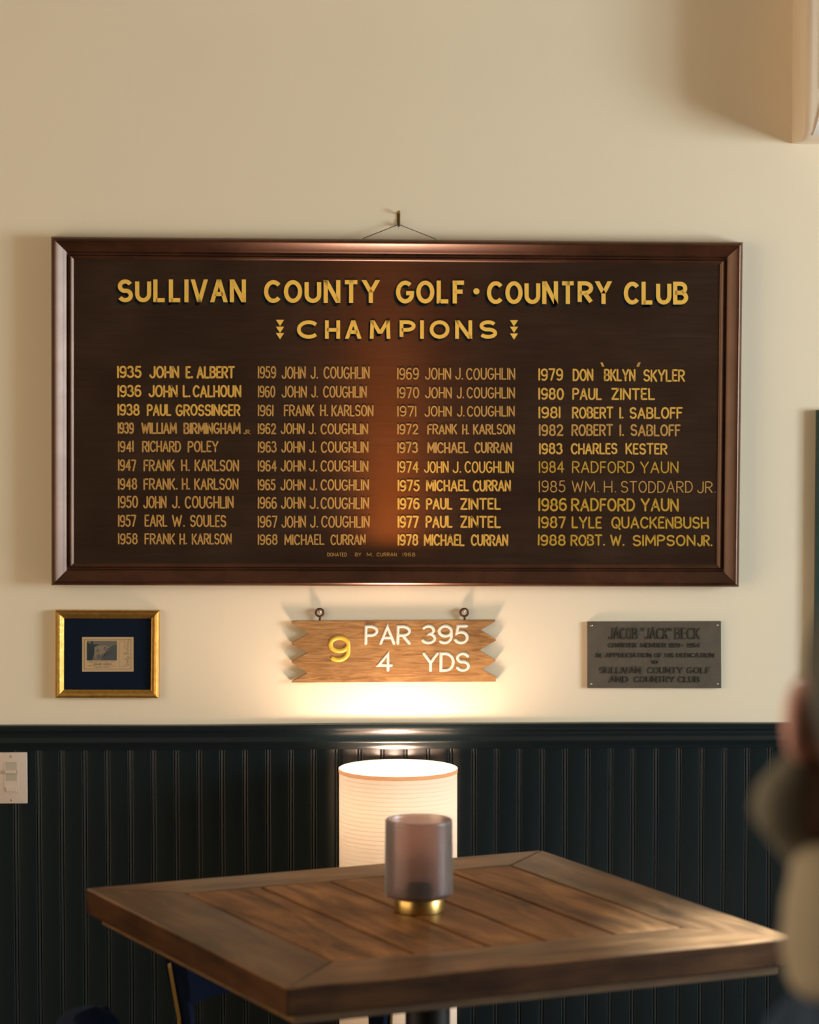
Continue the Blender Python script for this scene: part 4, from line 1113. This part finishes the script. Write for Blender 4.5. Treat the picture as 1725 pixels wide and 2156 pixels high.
# ------------------------------------------------------------------ chairs
def make_chair():
    ch = thing('tub_chair', '', 'chair', (0, 0, 0), 0, 'navy chairs around the table')
    # local: front faces +y, back at -y
    bm = bmesh.new()
    n = 28
    rows = []
    for z, k in ((.320, .94), (.327, .985), (.340, 1.0), (.365, 1.0), (.385, .985), (.394, .94), (.398, .8)):
        rows.append([bm.verts.new((.215 * k * math.copysign(abs(math.cos(a)) ** .6, math.cos(a)), .205 * k * math.copysign(abs(math.sin(a)) ** .6, math.sin(a)), z)) for a in [2 * PI * i / n for i in range(n)]])
    for a, b in zip(rows, rows[1:]):
        for i in range(n): bm.faces.new((a[i], a[(i + 1) % n], b[(i + 1) % n], b[i]))
    bm.faces.new(rows[0][::-1]); bm.faces.new(rows[-1])
    lpart('seat', bm, M['velvet'], ch, smooth=60)
    # curved back band
    bm = bmesh.new()
    N = 22
    rows = []
    for i in range(N + 1):
        t = i / N * 2 - 1
        a = math.radians(270 + 62 * t)
        R = .225
        cx, cy = R * math.cos(a), -.02 + R * math.sin(a) * 1.02
        nx, ny = math.cos(a), math.sin(a)
        zt_ = .655 - .012 * t * t - (.02 * max(0, abs(t) - .85) / .15)
        zb_ = .515 + (.015 * max(0, abs(t) - .85) / .15)
        prof = []
        for d, z in ((-.016, zb_ + .008), (-.011, zb_), (.011, zb_), (.018, zb_ + .008), (.020, (zb_ + zt_) / 2), (.018, zt_ - .008), (.011, zt_), (-.011, zt_), (-.016, zt_ - .008), (-.018, (zb_ + zt_) / 2)):
            lean = (z - .5) * .18
            prof.append(bm.verts.new((cx + nx * (d + lean), cy + ny * (d + lean), z)))
        rows.append(prof)
    m = len(rows[0])
    for a, b in zip(rows, rows[1:]):
        for j in range(m): bm.faces.new((a[j], a[(j + 1) % m], b[(j + 1) % m], b[j]))
    bm.faces.new(rows[0]); bm.faces.new(rows[-1][::-1])
    lpart('backrest', bm, M['velvet'], ch, smooth=50)
    for s in (-1, 1):
        # rear leg carries on upwards as the back upright
        a = math.radians(270 + 57 * s)
        bx, by = .225 * math.cos(a), -.02 + .225 * math.sin(a)
        ux, uy = math.cos(a), math.sin(a)
        bm = bmesh.new()
        pts = []
        for z, sp, w, tk in ((0.0, .03, .012, .012), (.20, .008, .016, .014), (.42, 0, .030, .020), (.50, .002, .040, .022), (.62, .024, .036, .020), (.640, .027, .022, .014)):
            c = Vector((bx + ux * (sp if z > .1 else sp), by + uy * sp, z))
            tx, ty = -uy, ux
            pts.append([bm.verts.new((c.x + tx * w / 2 * p + ux * tk / 2 * q, c.y + ty * w / 2 * p + uy * tk / 2 * q, z)) for p, q in ((-1, -1), (1, -1), (1, 1), (-1, 1))])
        for r0_, r1_ in zip(pts, pts[1:]):
            for j in range(4): bm.faces.new((r0_[j], r0_[(j + 1) % 4], r1_[(j + 1) % 4], r1_[j]))
        bm.faces.new(pts[0][::-1]); bm.faces.new(pts[-1])
        bevel(bm, .003, 2)
        lg = lpart('leg', bm, M['velvet'], ch)
        bm = bmesh.new()
        st = []
        for z, sp, w in ((.02, .03, .010), (.20, .008, .014), (.42, 0, .020), (.50, .002, .022), (.59, .018, .020), (.612, .022, .012)):
            c = Vector((bx + ux * (sp + .010), by + uy * (sp + .010), z))
            st.append([bm.verts.new((c.x + -uy * s * (.012 + p * w / 2) + ux * q, c.y + ux * s * (.012 + p * w / 2) + uy * q, z)) for p, q in ((-1, -.003), (1, -.003), (1, .0035), (-1, .0035))])
        for r0_, r1_ in zip(st, st[1:]):
            for j in range(4): bm.faces.new((r0_[j], r0_[(j + 1) % 4], r1_[(j + 1) % 4], r1_[j]))
        bm.faces.new(st[0][::-1]); bm.faces.new(st[-1])
        lpart('brass_trim', bm, M['brass'], lg)
        bm = bmesh.new(); tube(bm, [(s * .17, .165, .325), (s * .19, .195, 0.0)], [.012, .008], 12)
        lpart('leg', bm, M['brass'], ch, smooth=60)
    return ch
u3 = Vector((math.cos(TANG), math.sin(TANG), 0)); v3 = Vector((math.sin(TANG), -math.cos(TANG), 0))
ch1 = make_chair()
ch1['label'] = 'navy chair with brass edge half hidden beneath the left side of the table'
p1 = at_depth(385, 2090, 6.13)
ch2 = ch1.copy(); COL.objects.link(ch2)
ch2['label'] = 'navy chair whose rounded back just shows in the lower left corner'
for c in list(ch1.children):
    d = c.copy(); COL.objects.link(d); d.parent = ch2
    for g in c.children:
        e = g.copy(); COL.objects.link(e); e.parent = d
c1 = Vector((p1.x, p1.y, 0)) + u3 * .19 + v3 * .165
ch1.location = c1; ch1.rotation_euler = (0, 0, math.atan2(v3.y, v3.x) - PI / 2)
p2 = at_depth(215, 2128, 5.54)
c2 = Vector((p2.x, p2.y, 0)) + v3 * .20 + u3 * .16
ch2.location = c2; ch2.rotation_euler = (0, 0, TANG - PI / 2)

# ------------------------------------------------------------------ person at the right edge, out of focus
PD = 2.62
ear = at_depth(1668, 1515, PD)
hc = at_depth(1915, 1500, PD + .01)
person = thing('person', 'blurred bearded person with dark grey hair, beige scarf and navy jacket, seen from behind', 'person', (hc.x, hc.y, 0), 0)
person.location.z = 0
def ellipsoid(bm, c, r, rot=None):
    m = Matrix.Translation(c)
    if rot: m = m @ rot
    bmesh.ops.create_uvsphere(bm, u_segments=24, v_segments=16, radius=1.0, matrix=m @ Matrix.Diagonal((r[0], r[1], r[2], 1)))
def limb(bm, pts):
    for (a, ra), (b, rb) in zip(pts, pts[1:]):
        a, b = Vector(a), Vector(b)
        n = max(2, int((b - a).length / (min(ra, rb) * .35)))
        for i in range(n + 1):
            t = i / n
            r = ra + (rb - ra) * t
            bmesh.ops.create_icosphere(bm, subdivisions=2, radius=r, matrix=Matrix.Translation(a.lerp(b, t)))
def remeshed(name, bm, mat, t, voxel, smooth_it=6):
    o = lpart(name, bm, mat, t, smooth=180)
    r = o.modifiers.new('remesh', 'REMESH'); r.mode = 'VOXEL'; r.voxel_size = voxel; r.use_smooth_shade = True
    s = o.modifiers.new('smooth', 'SMOOTH'); s.iterations = smooth_it; s.factor = .5
    return o
hz = hc.z
# local frame: the head looks away from the camera (+y); the body is turned to the right
BR = Matrix.Rotation(math.radians(-70), 4, 'Z')
def bp(x, y, z): return (BR @ Vector((x, y, z))) + Vector((.03, 0, 0))
SHZ = hz - .275
bm = bmesh.new()
ellipsoid(bm, (0, -.012, hz + .020), (.078, .098, .108))          # skull
ellipsoid(bm, (0, .030, hz - .045), (.062, .070, .085))           # face
ellipsoid(bm, (0, .055, hz - .105), (.040, .040, .028))           # chin
ellipsoid(bm, (0, .094, hz - .012), (.009, .014, .028))           # bridge and tip of the nose
ellipsoid(bm, (0, .108, hz - .034), (.0125, .013, .011))
for s in (-1, 1):
    ellipsoid(bm, (s * .031, .074, hz + .016), (.020, .016, .008))        # brow
    ellipsoid(bm, (s * .031, .074, hz + .002), (.0135, .014, .0105))      # eyelid
    ellipsoid(bm, (s * .032, .046, hz - .036), (.031, .036, .040))
    er = Matrix.Rotation(math.radians(s * 26), 4, 'Z') @ Matrix.Rotation(math.radians(-12), 4, 'X')
    ellipsoid(bm, (s * .0855, -.002, hz - .004), (.012, .021, .034), er)
    ellipsoid(bm, (s * .082, .004, hz - .033), (.009, .011, .012))
ellipsoid(bm, (0, .090, hz - .066), (.024, .012, .010))
limb(bm, [((0, -.01, hz - .06), .058), ((0, -.02, hz - .15), .056), (bp(0, -.02, SHZ + .02), .07)])
for s in (-1, 1):
    sh = bp(s * .165, -.01, SHZ - .02)
    el = bp(s * .215, -.03, SHZ - .31)
    wr_ = bp(s * .20, .09, SHZ - .54)
    limb(bm, [(sh, .040), (el, .036), (wr_, .027)])
    pm = bp(s * .195, .125, SHZ - .62)
    limb(bm, [(wr_, .026), (pm, .034)])
    for k, (dx, ln) in enumerate(((-.033, .066), (-.011, .076), (.011, .071), (.033, .056))):
        kn = pm + BR.to_3x3() @ Vector((dx * .9, .012, -.030)); k2 = kn + BR.to_3x3() @ Vector((dx * .1, .010, -ln * .55)); k3 = k2 + BR.to_3x3() @ Vector((0, -.006, -ln * .45))
        limb(bm, [(kn, .0080), (k2, .0076), (k3, .0066)])
    th = pm + BR.to_3x3() @ Vector((-s * .034, .018, .014)); t2 = th + BR.to_3x3() @ Vector((-s * .022, .016, -.032)); t3 = t2 + BR.to_3x3() @ Vector((-s * .002, .008, -.026))
    limb(bm, [(th, .011), (t2, .0098), (t3, .008)])
ellipsoid(bm, bp(0, -.01, SHZ - .14), (.15, .10, .22), BR)
ellipsoid(bm, bp(0, 0, SHZ - .40), (.14, .10, .17), BR)
hipz = SHZ - .50
for s in (-1, 1):
    limb(bm, [(bp(s * .085, 0, hipz), .078), (bp(s * .09, .01, hipz * .52), .048), (bp(s * .092, -.008, .30), .044), (bp(s * .092, -.018, .075), .030)])
    limb(bm, [(bp(s * .095, -.03, .046), .030), (bp(s * .10, .12, .036), .024)])
remeshed('body', bm, M['skin'], person, .0042, 9)
# hair: cap over the skull, and a beard along the jaw
bm = bmesh.new()
ellipsoid(bm, (0, -.020, hz + .028), (.0835, .100, .110))
ellipsoid(bm, (0, -.060, hz - .035), (.070, .060, .075))
remeshed('hair', bm, M['hair'], person, .006, 6)
bm = bmesh.new()
for s in (-1, 1):
    limb(bm, [((s * .080, .012, hz - .045), .020), ((s * .090, .018, hz - .075), .032), ((s * .055, .055, hz - .112), .036)])
limb(bm, [((-.055, .055, hz - .112), .036), ((0, .075, hz - .122), .036), ((.055, .055, hz - .112), .036)])
remeshed('beard', bm, M['beard'], person, .006, 6)
# beige scarf wrapped round the neck
bm = bmesh.new()
def sring(z, rx, ry, r):
    tube(bm, [(rx * math.cos(2 * PI * i / 30), -.014 + ry * math.sin(2 * PI * i / 30), z + .006 * math.sin(4 * PI * i / 30)) for i in range(30)], r, 10, closed=True)
for z, k in ((hz - .125, .070), (hz - .150, .074), (hz - .175, .076), (hz - .198, .072)):
    sring(z, k, k, .026)
remeshed('scarf', bm, M['scarf'], person, .006, 8)
bm = bmesh.new()
ellipsoid(bm, bp(0, -.01, SHZ - .13), (.158, .112, .20), BR)
ellipsoid(bm, bp(0, -.015, SHZ + .005), (.125, .100, .095), BR)
ellipsoid(bm, bp(0, 0, SHZ - .36), (.158, .115, .22), BR)
for s in (-1, 1):
    limb(bm, [(bp(s * .158, -.01, SHZ - .032), .066), (bp(s * .215, -.03, SHZ - .31), .056), (bp(s * .203, .07, SHZ - .50), .042)])
remeshed('jacket', bm, M['navy_cloth'], person, .008, 8)
bm = bmesh.new()
ellipsoid(bm, bp(0, 0, hipz - .01), (.165, .118, .11), BR)
for s in (-1, 1):
    limb(bm, [(bp(s * .085, 0, hipz), .098), (bp(s * .09, .01, hipz * .52), .074), (bp(s * .092, -.015, .09), .064)])
remeshed('trousers', bm, M['trouser'], person, .008, 6)
for s in (-1, 1):
    bm = bmesh.new()
    limb(bm, [(bp(s * .095, -.03, .048), .046), (bp(s * .10, .06, .044), .043), (bp(s * .105, .15, .038), .036)])
    for v in bm.verts:
        if v.co.z < 0.002: v.co.z = 0.002
    remeshed('shoe', bm, M['shoe'], person, .006, 4)
